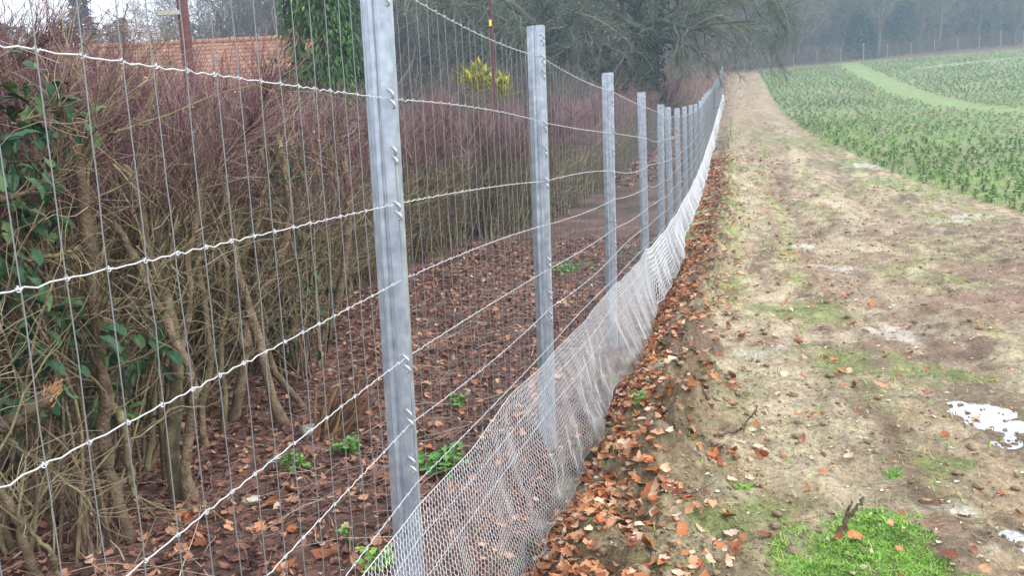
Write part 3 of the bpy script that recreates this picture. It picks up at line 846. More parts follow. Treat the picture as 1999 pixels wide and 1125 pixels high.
# front shrubs, following the stems of the photograph
def traced(pts, y0, y1, r0, r1, n=26):
    ysq = np.linspace(y0, y1, len(pts))
    P = smooth_path(np.array([at(a_, b_, yq) for (a_, b_), yq in zip(pts, ysq)]), n)
    P = P + RNG.normal(0, 0.0035, P.shape)
    rr = np.interp(np.linspace(0, 1, n), [0, 0.08, 1], [r0 * 1.2, r0 * 0.86, r1 * 0.86]) / F_PX * (y0 + y1) / 2
    rr = rr * (1 + 0.09 * RNG.normal(size=n))
    return P, rr
FRONT = [
 ('thick brown hedge stem cut off at the top, nearest the left frame edge', [([(262, 1085), (232, 985), (208, 900), (200, 820), (205, 760), (190, 640), (180, 540), (168, 440), (160, 350), (158, 282)], 3.15, 3.05, 17, 12),
    ([(205, 760), (240, 830), (252, 900), (262, 970)], 3.15, 3.2, 9, 8), ([(160, 300), (130, 250), (112, 190), (70, 130)], 3.05, 3.2, 5, 2), ([(162, 300), (200, 268), (235, 255), (300, 240)], 3.05, 3.1, 5, 2)]),
 ('hedge shrub with split double trunk and orange torn wood at its base', [([(374, 985), (362, 900), (377, 800), (373, 734), (345, 670), (300, 585), (255, 490), (217, 435)], 3.55, 3.5, 14, 8),
    ([(350, 985), (336, 880), (341, 800), (343, 730), (336, 640), (318, 560), (290, 500), (276, 420), (262, 355), (238, 322)], 3.6, 3.6, 17, 9), ([(345, 800), (352, 700), (372, 600), (368, 500), (385, 400), (380, 300)], 3.6, 3.7, 9, 6)]),
 ('long leaning brown stem bending left as it rises from the litter', [([(560, 850), (533, 778), (514, 705), (497, 634), (476, 568), (459, 515), (452, 440), (432, 350), (424, 310)], 4.65, 4.5, 13, 10),
    ([(424, 315), (410, 280), (418, 230), (400, 180)], 4.5, 4.5, 6, 2), ([(459, 520), (500, 440), (520, 350), (560, 280)], 4.6, 4.7, 6, 3)]),
 ('dark mossy shrub trunk standing left of the leaning brown stem', [([(450, 852), (460, 800), (472, 740), (478, 680), (490, 610), (540, 520), (562, 440), (560, 350), (540, 260)], 4.8, 4.9, 14, 7),
    ([(478, 680), (440, 600), (420, 500), (410, 420), (405, 320)], 4.8, 4.9, 8, 5)]),
 ('slim dark stem leaning left with its foot beside the pale stone', [([(625, 835), (572, 771), (535, 725), (510, 640), (495, 560), (500, 480), (520, 380), (510, 290)], 4.95, 5.1, 9, 5)]),
 ('olive green upright stem standing just left of the nearest post', [([(632, 660), (660, 580), (672, 520), (680, 420), (676, 340), (668, 300)], 6.6, 6.5, 10, 8), ([(676, 400), (655, 350), (648, 310), (640, 270)], 6.5, 6.5, 6, 4), ([(600, 690), (585, 600), (600, 500), (615, 400), (610, 310)], 6.6, 6.6, 8, 6)]),
 ('pale tan stem bowed across the lower left corner', [([(78, 1145), (53, 1080), (38, 1027), (5, 965), (-30, 900), (-60, 780)], 2.65, 2.5, 11, 9), ([(110, 1120), (104, 1085), (64, 1045), (20, 985)], 2.7, 2.6, 6, 5)]),
 ('brown shrub with crooked stems beneath the green laurel leaves', [([(60, 985), (45, 900), (62, 800), (70, 700), (60, 600), (85, 500), (75, 400), (105, 320), (95, 260)], 3.3, 3.3, 9, 6), ([(165, 960), (150, 850), (140, 760), (150, 660), (128, 560), (135, 450)], 3.5, 3.6, 8, 6), ([(70, 660), (30, 600), (-10, 570)], 3.3, 3.1, 6, 5)]),
 ('twisted shrub of three thin stems between the double trunk and dark trunk', [([(400, 880), (395, 800), (410, 700), (400, 600), (385, 500), (395, 400), (370, 300)], 4.3, 4.4, 9, 6), ([(430, 890), (440, 790), (430, 690), (445, 560), (430, 450), (445, 330), (470, 260)], 4.5, 4.5, 7, 5), ([(300, 900), (290, 800), (300, 690), (275, 600), (280, 500), (250, 400)], 4.2, 4.2, 8, 5)]),
]
for lab, stems in FRONT:
    b0 = traced(*stems[0])[0][0]
    root = thing('hedge_shrub', lab, 'shrub', (0, 0, 0), GH)
    paths = []
    root.location = b0.tolist()
    for q, st in enumerate(stems):
        P, rr = traced(*st); P = P - b0
        P[:, 1] += np.linspace(0, 0.0, len(P))
        obj('stem', MB().tubes(P, rr[None], 9, RNG.uniform(0.3, 0.7), cap=True).mesh('stem'), M_bark if q % 2 == 0 else M_moss, root)
        paths.append((P, rr))
    PP = np.stack([p[0] for p in paths]); RR_ = np.stack([p[1] for p in paths])
    nb_ = 8 * len(paths)
    b, dd, r, t, i = spawn(PP, RR_, nb_, 0.3, 1.0, 0.35, 1.1)
    PB, RB = grow(b, dd, RNG.uniform(0.2, 0.75, nb_), np.minimum(r * 0.5, 0.0055), 0.0018, 8, 0.22, (0.0, 0, 0.05))
    obj('branch', MB().tubes(PB, RB, 5).mesh('branch'), M_moss, root, kind='stuff')
    nt2 = 55 * len(paths)
    b, dd, r, t, i = spawn(PB, RB, nt2, 0.1, 1.0, 0.4, 1.3)
    PT, RT_ = grow(b, dd, RNG.uniform(0.1, 0.34, nt2), 0.0019, 0.0008, 5, 0.28, (0, 0, 0.04))
    obj('twig', MB().tubes(PT, RT_, 3).mesh('twig'), M_twig, root, kind='stuff')
# torn orange wood on two trunks
def torn(px, py, Y, L, w, lean, root_lab):
    pass

# long mossy branches lying across the hedge
CROSS = [
 ([(70, 630), (150, 622), (220, 606), (300, 597)], 3.0, 4, 'green mossy branch lying level behind the cut hedge stem', M_moss),
 ([(-20, 520), (60, 508), (120, 494), (158, 486)], 2.9, 6, 'pale tan branch reaching level from the left frame edge', M_moss),
 ([(30, 500), (90, 512), (170, 524)], 3.0, 3, 'thin straw coloured branch under the pale tan branch', M_moss),
 ([(285, 388), (320, 362), (372, 325)], 3.9, 7, 'short dark branch rising right behind the thin stems', M_bark),
 ([(213, 430), (260, 395), (310, 372), (356, 348)], 3.8, 5, 'dark branch sloping up right of the cut hedge stem', M_bark),
 ([(0, 388), (40, 378), (85, 352), (120, 330)], 2.9, 7, 'dark brown branch rising right near the left frame edge', M_bark),
 ([(0, 846), (78, 903), (149, 956), (196, 1010)], 2.75, 4, 'long straight pale branch sloping down to the right', M_moss),
 ([(20, 240), (70, 225), (130, 190), (178, 56)], 2.9, 2.5, 'thin dark shoot rising above the top fence wire', M_bark),
]
for pts, Yq, r_, lab, M_ in CROSS:
    P, rr = traced(pts, Yq, Yq + 0.1, r_, r_ * 0.7, 18)
    b0 = P[0].copy(); P = P - b0
    root = thing('branch', lab, 'branch', b0.tolist())
    obj('bough', MB().tubes(P, rr[None], 6, 0.7, cap=True).mesh('bough'), M_, root)
    b, dd, r, t, i = spawn(P[None], rr[None], 40, 0.2, 1, 0.5, 1.1)
    PT, RT_ = grow(b, dd, RNG.uniform(0.08, 0.3, 40), 0.002, 0.001, 5, 0.25)
    obj('twig', MB().tubes(PT, RT_, 3).mesh('twig'), M_twig, root, kind='stuff')
# broken dark limb with torn end
P, rr = traced([(-40, 850), (0, 832), (40, 815), (75, 790), (100, 768)], 2.6, 2.75, 19, 15, 20)
b0 = P[0].copy(); P -= b0
root = thing('broken_limb', 'thick dark broken limb with torn orange end at the left edge', 'branch', b0.tolist())
obj('bark', MB().tubes(P, rr[None], 10, 0.05, cap=True).mesh('bark'), M_bark, root)
tip = P[-1]; dr = nrm(P[-1] - P[-3])
spl = MB()
b = tip + RNG.normal(0, 0.011, (46, 3)) - dr * 0.02
PS, RS = grow(b, np.broadcast_to(dr, b.shape) + RNG.normal(0, 0.18, b.shape), RNG.uniform(0.02, 0.075, 46), 0.0035, 0.0008, 4, 0.1)
spl.tubes(PS, RS, 4)
obj('torn_end', spl.mesh('torn_end'), M_wood, root)

# torn stump of fibrous brown wood by the pale stone
c0 = hit(645, 850)
root = thing('torn_stump', 'fibrous torn brown stump behind the pale stone', 'stump', c0.tolist())
mb = MB()
b = RNG.normal(0, 0.05, (70, 3)) * np.array([1, 1, 0])
dd = np.column_stack([RNG.normal(0.55, 0.25, 70), RNG.normal(0.2, 0.25, 70), np.ones(70)])
PS, RS = grow(b, dd, RNG.uniform(0.12, 0.42, 70), RNG.uniform(0.006, 0.018, 70), 0.002, 8, 0.10, (0.03, 0, -0.02))
mb.tubes(PS, RS, 5)
obj('wood_fibre', mb.mesh('wood_fibre'), mat('stump_wood', [(0, (0.09, 0.05, 0.03)), (0.6, (0.22, 0.12, 0.07)), (1, (0.36, 0.22, 0.12))]), root, kind='stuff')
PS, RS = grow(np.array([[0, 0, -0.05]] * 4), np.array([[.5, .2, 1], [-.3, .2, 1], [0.2, -.3, 1], [.8, 0, .6]]), [0.3, 0.22, 0.2, 0.25], 0.035, 0.012, 8, 0.1)
obj('stump_core', MB().tubes(PS, RS, 8, 0.3, cap=True).mesh('stump_core'), M_bark, root)

# laurel and ivy leaves in the hedge at the left
def leaf_cloud(mb, c0, rad, n, size, tilt=0.7):
    pos = c0 + RNG.normal(0, 1, (n, 3)) * rad
    M = rotz(RNG.uniform(0, 6.283, n)) @ rotx(RNG.normal(-0.5, tilt, n))
    mb.scatter(OVAL[0], OVAL[1], None, pos, M, RNG.uniform(0.6, 1.25, n) * size, RNG.random(n))
def leafy(name, label, cat, spots, base_px, size, M, Mst):
    g0 = hit(*base_px, hf=lambda a_, b_: Hs(a_, b_)) if base_px else None
    root = thing(name, label, cat, (0, 0, 0))
    b0 = np.array([at(spots[0][0], spots[0][1], spots[0][2])[0], spots[0][2], 0.0]); b0[2] = float(Hs(b0[0], b0[1]))
    root.location = b0.tolist()
    mb = MB(); st = []
    for (px, py, Y, rpx, n) in spots:
        cpt = at(px, py, Y) - b0; rad = rpx / F_PX * Y
        leaf_cloud(mb, cpt, np.array([rad, rad * 0.8, rad]) * 0.7, max(6, int(n * 0.62)), size)
        st.append(smooth_path(np.array([[RNG.normal(0, .05), RNG.normal(0, .05), -0.03], cpt * np.array([0.4, 0.4, 0.5]) + RNG.normal(0, .05, 3), cpt]), 10))
    obj('leaves', mb.mesh('leaves', False), M, root, kind='stuff')
    obj('stem', MB().tubes(np.stack(st), np.linspace(0.008, 0.003, 10)[None].repeat(len(st), 0), 5).mesh('stem'), Mst, root)
leafy('laurel_bush', 'dark green laurel leaves showing through the hedge at the left edge', 'bush',
      [(60, 205, 3.05, 75, 70), (20, 420, 2.9, 60, 60), (110, 270, 3.1, 45, 30), (30, 640, 2.95, 70, 70), (60, 720, 3.0, 60, 50), (230, 690, 3.3, 45, 60), (215, 770, 3.3, 45, 50), (-30, 300, 2.8, 60, 60), (310, 670, 3.5, 30, 24), (140, 640, 3.0, 50, 50), (20, 790, 2.8, 40, 44), (100, 430, 3.1, 40, 40), (60, 340, 3.0, 40, 40), (20, 540, 2.8, 50, 60)], None, 0.085, M_laurel, M_bark)
leafy('bramble_thicket', 'dark green bramble leaves filling the shade deep inside the near hedge', 'bramble',
      [(px_, py_, 5.2 + 0.0012 * px_, 70, 95) for px_ in (-60, 30, 120, 210, 300, 390, 480, 570) for py_ in (430, 560, 660)], None, 0.075, mat('bramble_leaf', [(0, (0.012, 0.03, 0.014)), (0.6, (0.03, 0.065, 0.03)), (1, (0.07, 0.12, 0.05))], rough=0.5), M_bark)
leafy('ivy_growth', 'dark ivy leaves climbing the shrubs right of the leaning brown stem', 'ivy',
      [(555, 300, 5.6, 30, 60), (560, 390, 5.6, 26, 60), (545, 340, 5.6, 30, 60), (410, 590, 4.9, 40, 120), (400, 640, 4.9, 40, 90), (500, 360, 5.0, 40, 110)], None, 0.05, M_ivy, M_bark)
leafy('holly_bush', 'small grey green leafed bush among the red hedge twigs beside the post', 'bush',
      [(575, 145, 5.8, 22, 30), (515, 135, 5.9, 24, 26), (835, 210, 9.0, 24, 40)][:2], None, 0.05, M_laurel, M_bark)
# sprinkled yellow leaves still hanging on the hedge top
tint = RNG.random(90)
mb = MB(); pos = np.array([at(RNG.uniform(0, 700), RNG.uniform(120, 300), RNG.uniform(3.6, 5.4)) for _ in range(90)])
scatter_leaves(mb, pos, RNG.uniform(0.014, 0.032, 90), tint)
obj('hanging_leaf', mb.mesh('hanging_leaf'), mat('hanging_leaf', [(0, (0.36, 0.2, 0.08)), (0.6, (0.5, 0.38, 0.14)), (1, (0.5, 0.36, 0.26))]), kind='stuff')
# tall thin shoots above the hedge
mb = MB()
n = 1050
yv = RNG.uniform(3.2, 9, n); bx_ = hedge_x(yv) - RNG.uniform(0.0, 1.4, n)
b = np.column_stack([bx_ - 0.3, yv, np.full(n, 1.45)])
PS, RS = grow(b, np.column_stack([RNG.normal(0, .12, n), RNG.normal(0, .12, n), np.ones(n)]), RNG.uniform(0.5, 1.15, n), 0.0032, 0.001, 7, 0.07)
mb.tubes(PS, RS, 3)
b, dd, r, t, i = spawn(PS, RS, 3600, 0.2, 1, 0.4, 0.9)
PT, RT_ = grow(b, dd, RNG.uniform(0.06, 0.28, 3600), 0.0016, 0.0007, 4, 0.15)
mb.tubes(PT, RT_, 3)
obj('hedge_shoot', mb.mesh('hedge_shoot'), M_red, kind='stuff')

# ------------------------------------------------------------------ litter
def floor_pts(n, ymin, ymax, umin, umax, pw=1.6):
    t = RNG.random(n) ** pw
    yv = ymin + (ymax - ymin) * t
    uv = RNG.uniform(umin, umax, n)
    xv = fx(yv) + uv
    return xv, yv
N = 26000
xv, yv = floor_pts(N, 1.3, 14, -3.6, 0.1)
pos = np.column_stack([xv, yv, H(xv, yv) + RNG.uniform(0.002, 0.02, N)])
mb = MB(); scatter_leaves(mb, pos, RNG.uniform(0.015, 0.048, N) * (1 + 0.06 * yv), RNG.beta(1.3, 2.0, N), 0.5)
obj('leaf_litter', mb.mesh('leaf_litter'), M_litter, kind='stuff')
N = 6500
xv, yv = floor_pts(N, 1.3, 15, -3.4, -0.25, 1.4)
b = np.column_stack([xv, yv, H(xv, yv) + 0.008])
a = RNG.uniform(0, 6.283, N)
PS, RS = grow(b, np.column_stack([np.cos(a), np.sin(a), RNG.normal(0.04, 0.10, N)]), RNG.uniform(0.08, 0.5, N), RNG.uniform(0.0012, 0.0042, N), 0.001, 6, 0.14, (0, 0, -0.01))
PS[:, :, 2] = np.maximum(PS[:, :, 2], Hs(PS[:, :, 0], PS[:, :, 1]) - 0.02)
obj('fallen_twig', MB().tubes(PS, RS, 3).mesh('fallen_twig'), mat('fallen_twig', [(0, (0.07, 0.045, 0.04)), (0.4, (0.20, 0.12, 0.10)), (0.75, (0.38, 0.26, 0.21)), (1, (0.62, 0.50, 0.40))]), kind='stuff')

# leaves along the netting and over the track; the largest ones are things
def leaf_thing(k, pos, size, tint, label, group):
    V0, Q0 = LEAVES[k]
    key = ('leaf', k, int(tint * 8))
    if key not in LEAF_ME:
        LEAF_ME[key] = mesh('fallen_leaf', V0, Q0, tint=np.full(len(V0), tint))
        LEAF_ME[key].materials.append(M_leaf)
    o = obj('fallen_leaf', LEAF_ME[key], M_leaf, loc=pos)
    o.scale = (size, size, size)
    o.rotation_euler = (RNG.normal(0, 0.35), RNG.normal(0, 0.35), RNG.uniform(0, 6.28))
    return tag(o, label, 'leaf', group)
LEAF_ME = {}
def leaf_words(ti, where, yv, uv):
    colour = ['dark brown', 'rust brown', 'orange brown', 'orange', 'light orange', 'pale tan', 'pale straw'][min(int(ti * 7), 6)]
    spot = 'nearest the camera' if yv < 2.9 else 'by the nearest post' if yv < 3.7 else 'by the second post' if yv < 5.4 else 'by the third post'
    strip = '' if uv < 0 else (' beside the mesh' if uv < 0.6 else ' on the soil bank' if uv < 0.95 else ' out on the track')
    return ti, colour + ' fallen leaf ' + where + strip + ', ' + spot
special = [(268, 0, 0), ]
LEAF_NAMED = [
 (1575, 962, 0.085, 0.62, 'curled orange brown leaf standing on the mud above the bright grass patch'),
 (1330, 1040, 0.11, 0.45, 'large orange leaf lying beside the dug soil mound'),
 (1405, 1072, 0.09, 0.4, 'dark orange leaf just left of the bright grass patch'),
 (1139, 990, 0.06, 1.0, 'pale yellow leaf beside the netting foot'),
 (355, 1018, 0.11, 0.5, 'big orange leaf lying in the litter below the double trunk'),
 (515, 1035, 0.045, 1.0, 'small yellow leaf lying in the litter near the third line wire'),
 (570, 965, 0.11, 0.4, 'rust red oak leaf lying in front of the pale stones'),
 (925, 750, 0.10, 0.35, 'bright rust leaf lying behind the nearest post'),
 (1065, 1105, 0.10, 0.35, 'dark orange leaf curled against the netting foot at the bottom'),
 (1285, 850, 0.10, 0.72, 'pale brown leaf beside the netting above the grass tuft'),
 (635, 992, 0.06, 0.98, 'pale straw leaf in the litter left of the nearest post'),
 (1730, 700, 0.1, 0.5, 'lone orange leaf on the tan mud near the middle of the track'),
 (1915, 640, 0.12, 0.4, 'lone rust leaf on the mud at the far right of the track'),
]
for (px, py, sz, ti, lab) in LEAF_NAMED:
    p = hit(px, py, H)
    sz *= 0.72
    leaf_thing(RNG.integers(0, 6), (p[0], p[1], float(H(p[0], p[1])) + sz * 0.12), sz, ti, lab, None)
nth = 0
xs_, ys_ = [], []
while nth < 170:
    t = RNG.random(); yv = 2.3 + 6.0 * t ** 1.5
    uv = 0.28 + abs(RNG.normal(0, 0.32)) + (RNG.random() < 0.15) * RNG.uniform(0, 1.2)
    xv = float(fx(yv)) + uv
    if fbm(np.array(xv), np.array(yv), 0.28, 3, 121) + 0.25 * RNG.random() < 0.61: continue
    z_ = float(H(xv, yv)); sz = RNG.uniform(0.04, 0.085)
    leaf_thing(RNG.integers(0, 6), (xv, yv, z_ + sz * 0.1 + RNG.uniform(0, 0.02)), sz, *leaf_words(float(RNG.beta(1.25, 1.2)), 'along the netting foot', yv, uv), 'leaves drifted along the netting foot')
    nth += 1
for k in range(60):
    yv = 1.9 + 3.5 * RNG.random() ** 1.2; uv = RNG.uniform(-1.5, -0.1); xv = float(fx(yv)) + uv
    z_ = float(H(xv, yv)); sz = RNG.uniform(0.05, 0.1)
    leaf_thing(RNG.integers(0, 6), (xv, yv, z_ + sz * 0.15), sz, *leaf_words(float(RNG.beta(1.6, 2)), 'in the litter inside the fence', yv, uv), 'leaves in the litter between fence and hedge')
N = 12000
t = RNG.random(N); yv = 2.0 + 26 * t ** 1.5
uv = 0.20 + np.abs(RNG.normal(0, 0.32, N)) + (RNG.random(N) < 0.10) * RNG.uniform(0, 2.2, N)
xv = fx(yv) + uv
kp = fbm(xv, yv, 0.28, 3, 121) + 0.25 * RNG.random(N) - 0.015 - 0.22 * np.exp(-((uv - 0.30) / 0.2) ** 2) * 0 > 0.56
xv, yv = xv[kp], yv[kp]; N = len(xv)
pos = np.column_stack([xv, yv, H(xv, yv) + 0.006 + RNG.uniform(0, 0.02, N)])
mb = MB(); scatter_leaves(mb, pos, RNG.uniform(0.022, 0.06, N) * (1 + 0.04 * yv), RNG.beta(1.2, 1.25, N), 0.5)
obj('drifted_leaves', mb.mesh('drifted_leaves'), M_leaf, kind='stuff')
# clods and crumbs of soil
ico_v = nrm(RNG.normal(0, 1, (1, 3)))
def blob_template(seed):
    r = np.random.default_rng(seed); nu, nv = 7, 5
    V = [(0, 0, -0.5)]
    for i in range(1, nv):
        for j in range(nu):
            a1 = np.pi * i / nv; a2 = 2 * np.pi * j / nu
            rr = r.uniform(0.25, 0.62)
            V.append((rr * np.sin(a1) * np.cos(a2), rr * np.sin(a1) * np.sin(a2), -rr * np.cos(a1)))
    V.append((0, 0, 0.5)); V = np.array(V)
    T = []; Q = []
    for j in range(nu): T.append((0, 1 + (j + 1) % nu, 1 + j)); T.append((len(V) - 1, 1 + (nv - 2) * nu + j, 1 + (nv - 2) * nu + (j + 1) % nu))
    for i in range(nv - 2):
        for j in range(nu): Q.append((1 + i * nu + j, 1 + i * nu + (j + 1) % nu, 1 + (i + 1) * nu + (j + 1) % nu, 1 + (i + 1) * nu + j))
    return V, np.array(Q), np.array(T)
N = 22000
t = RNG.random(N); yv = 2.0 + 18 * t ** 1.6
uv = np.where(RNG.random(N) < 0.4, 0.55 + np.abs(RNG.normal(0, 0.28, N)), RNG.uniform(0.4, 6.0, N))
xv = fx(yv) + uv
keep = fbm(xv, yv, 0.5, 3, 91) > 0.46
xv, yv = xv[keep], yv[keep]; N = len(xv)
sz = np.minimum(0.006 + 0.011 * RNG.pareto(2.6, N), 0.05) * (1 + 0.05 * yv)
pos = np.column_stack([xv, yv, H(xv, yv) + sz * 0.1])
mb = MB()
for (cx, cy, rx, ry, zz) in PUD:
    n = 26
    xq = cx + RNG.normal(0, rx * 0.7, n); yq_ = cy + RNG.normal(0, ry * 0.7, n)
    pos = np.concatenate([pos, np.column_stack([xq, yq_, np.full(n, float(Hs(cx, cy)) + zz + 0.002)])]); sz = np.concatenate([sz, RNG.uniform(0.008, 0.035, n)]); N += n
k = RNG.integers(0, 3, N)
for j in range(3):
    s = k == j; bt = blob_template(j)
    mb.scatter(bt[0], bt[1], bt[2], pos[s], rotz(RNG.uniform(0, 6.28, s.sum())), np.column_stack([sz[s], sz[s] * RNG.uniform(.7, 1.1, s.sum()), sz[s] * 0.5]), RNG.random(s.sum()))
# crumbs, straw and leaf scraps on the mud
n = 16000
t = RNG.random(n); yv = 2.1 + 9 * t ** 1.7; uv = RNG.uniform(0.4, 6.0, n); xv = fx(yv) + uv
kp = fbm(xv, yv, 0.35, 3, 131) + 0.2 * RNG.random(n) > 0.56
xv, yv = xv[kp], yv[kp]; n = len(xv); sz = RNG.uniform(0.004, 0.014, n) * (1 + 0.06 * yv)
pos = np.column_stack([xv, yv, H(xv, yv) + sz * 0.15])
oct_ = np.array([[.5, 0, 0], [-.5, .1, 0], [0, .5, .05], [.1, -.5, 0], [0, 0, .45]])
mb.scatter(oct_, None, np.array([[0, 2, 4], [2, 1, 4], [1, 3, 4], [3, 0, 4]]), pos, rotz(RNG.uniform(0, 6.28, n)), np.column_stack([sz, sz * RNG.uniform(.5, 1.1, n), sz]), RNG.random(n))
sm = MB(); n = 5200
t = RNG.random(n); yv = 2.1 + 13 * t ** 1.6; uv = RNG.uniform(0.45, 6.2, n); xv = fx(yv) + uv
pos = np.column_stack([xv, yv, H(xv, yv) + 0.004])
scatter_leaves(sm, pos, RNG.uniform(0.008, 0.026, n) * (1 + 0.05 * yv), RNG.random(n), 0.3)
n = 3000
t = RNG.random(n); yv = 2.1 + 9 * t ** 1.6; uv = RNG.uniform(0.45, 5.5, n); xv = fx(yv) + uv
b = np.column_stack([xv, yv, H(xv, yv) + 0.005]); a = RNG.uniform(0, 6.283, n)
PS, RS = grow(b, np.column_stack([np.cos(a), np.sin(a), RNG.normal(0.08, 0.12, n)]), RNG.uniform(0.02, 0.11, n), 0.0011, 0.0007, 4, 0.15)
sm.tubes(PS, RS, 3)
obj('straw_scrap', sm.mesh('straw_scrap'), mat('straw_scrap', [(0, (0.14, 0.09, 0.06)), (0.4, (0.32, 0.2, 0.13)), (0.7, (0.55, 0.44, 0.33)), (1, (0.7, 0.62, 0.5))]), kind='stuff')
obj('soil_clod', mb.mesh('soil_clod'), M_clod, kind='stuff')

# grass: bright patches and straggling blades on the track
def blades(mb, xv, yv, hmin, hmax, tint, lean=0.5, wd=0.0022):
    N = len(xv); base = np.column_stack([xv, yv, H(xv, yv) - 0.004])
    hh = RNG.uniform(hmin, hmax, N); a = RNG.uniform(0, 6.283, N); ln = np.abs(RNG.normal(0, lean, N)) * hh
    w = wd * (0.7 + 0.25 * yv)
    dx = np.column_stack([np.cos(a), np.sin(a), np.zeros(N)]); sx = np.column_stack([-np.sin(a), np.cos(a), np.zeros(N)])
    up = np.array([0, 0, 1.0])
    V = np.stack([base - sx * w[:, None], base + sx * w[:, None], base + dx * (ln * 0.35)[:, None] + up * (hh * 0.6)[:, None] + sx * (w * .7)[:, None],
                  base + dx * (ln * 0.35)[:, None] + up * (hh * 0.6)[:, None] - sx * (w * .7)[:, None], base + dx * ln[:, None] + up * hh[:, None]], 1)
    off = np.arange(N)[:, None] * 5
    Q = off + np.array([[0, 1, 2, 3]]); T = off + np.array([[3, 2, 4]])
    mb.add(V.reshape(-1, 3), Q, T, np.repeat(tint, 5))
gm = MB()
for p in GPATCH:
    dens = 22000 if p[1] < 4 else (2500 if p[1] < 9 else 250)
    n = int(min(dens * math.pi * p[3] ** 2 * 2.6, 6000))
    xv = p[0] + RNG.normal(0, p[3] * 1.15, n); yv = p[1] + RNG.normal(0, p[3] * 1.15, n)
    s = patch_mask(xv, yv) * (0.55 + 0.9 * fbm(xv, yv, 0.05, 2, 151)) > RNG.random(n) * 1.1 + 0.02
    far_ = 1 + 0.05 * p[1]
    blades(gm, xv[s], yv[s], 0.004 * far_, 0.016 * far_, RNG.beta(2.5, 1.8, s.sum()), 1.2)
n = 16000
t = RNG.random(n); yv = 2.0 + 20 * t ** 1.6; uv = RNG.uniform(0.45, 6.5, n); xv = fx(yv) + uv
s = fbm(xv, yv * 0.35, 0.8, 4, 103) + 0.25 * (fbm(xv, yv, .3, 2, 66) - .5) > 0.50
xv, yv = xv[s], yv[s]
blades(gm, xv, yv, 0.008, 0.035, np.clip(RNG.beta(2, 1.6, len(xv)) + 0.15, 0, 1), 1.1)
# under the netting and along the fence foot
n = 1300
yv = RNG.uniform(1.9, 7, n); xv = fx(yv) + RNG.uniform(-0.1, 0.5, n); s = fbm(xv, yv, 0.4, 3, 67) > 0.52
blades(gm, xv[s], yv[s], 0.015, 0.05, RNG.beta(2, 2, s.sum()), 0.9, 0.0016)
obj('grass', gm.mesh('grass', False), M_grass, kind='stuff')

# weeds
def weed(px, py, n, rad, size, label, tshift=0.0, h=0.10):
    p = hit(px, py, H)
    root = thing('weed_plant', label, 'plant', (p[0], p[1], float(H(p[0], p[1]))))
    tips = np.column_stack([RNG.normal(0, rad * 0.55, n), RNG.normal(0, rad * 0.55, n), RNG.uniform(0.25, 1.0, n) * h])
    st = np.stack([smooth_path(np.array([t_ * np.array([0.15, 0.15, -0.05]), t_ * np.array([0.6, 0.6, 0.75]), t_]), 5) for t_ in tips])
    obj('stem', MB().tubes(st, 0.0014, 3).mesh('stem'), M_weed, root, kind='stuff')
    mb = MB()
    for q in range(3):
        pp = tips + RNG.normal(0, 0.008, tips.shape)
        M = rotz(RNG.uniform(0, 6.283, n)) @ rotx(RNG.normal(-0.1, 0.35, n))
        lv = LEAVES[(3, 5, 1)[q]]
        mb.scatter(lv[0] + np.array([0, 0.45, 0]), lv[1], None, pp, M, RNG.uniform(0.7, 1.2, n) * size, np.clip(RNG.beta(2, 2, n) + tshift, 0, 1))
    obj('leaves', mb.mesh('leaves'), M_weed, root, kind='stuff')
weed(680, 890, 30, 0.07, 0.035, 'bright green weed left of the nearest post')
weed(578, 922, 22, 0.06, 0.03, 'low green weed sprig beside the pale stones')
weed(865, 925, 46, 0.11, 0.042, 'bushy green weed between the nearest post and the netting')
weed(893, 800, 14, 0.06, 0.03, 'small green weed further back between the first two posts')
weed(740, 1118, 26, 0.05, 0.028, 'yellow green weed at the foot of the nearest post', 0.4)
weed(1110, 535, 60, 0.28, 0.05, 'wide green weed patch just right of the second post', 0.0, 0.14)
weed(1245, 800, 10, 0.05, 0.03, 'little green sprig at the netting edge near the second post')
weed(680, 1070, 8, 0.05, 0.025, 'tiny green sprig in the litter left of the nearest post')
weed(1240, 505, 24, 0.3, 0.05, 'green weed patch seen beyond the third post', 0, 0.12)

# stones
def stone(px, py, s, label):
    p = hit(px, py, H); V, Q, T = blob_template(int(px))
    V = V * np.array(s)
    me = mesh('stone', V, Q, T, tint=RNG.random(len(V)))
    tag(obj('stone', me, M_stone, loc=(p[0], p[1], float(H(p[0], p[1])) + s[2] * 0.25)), label, 'stone')
stone(605, 855, (0.15, 0.10, 0.11), 'pale yellowish stone standing in front of the torn stump')
stone(545, 905, (0.13, 0.09, 0.05), 'flat pale stone left of the low green weed sprig')
stone(565, 872, (0.04, 0.04, 0.03), 'small grey stone between the two pale stones')
stone(492, 980, (0.10, 0.08, 0.03), 'flat grey stone half buried in the litter by the wire')

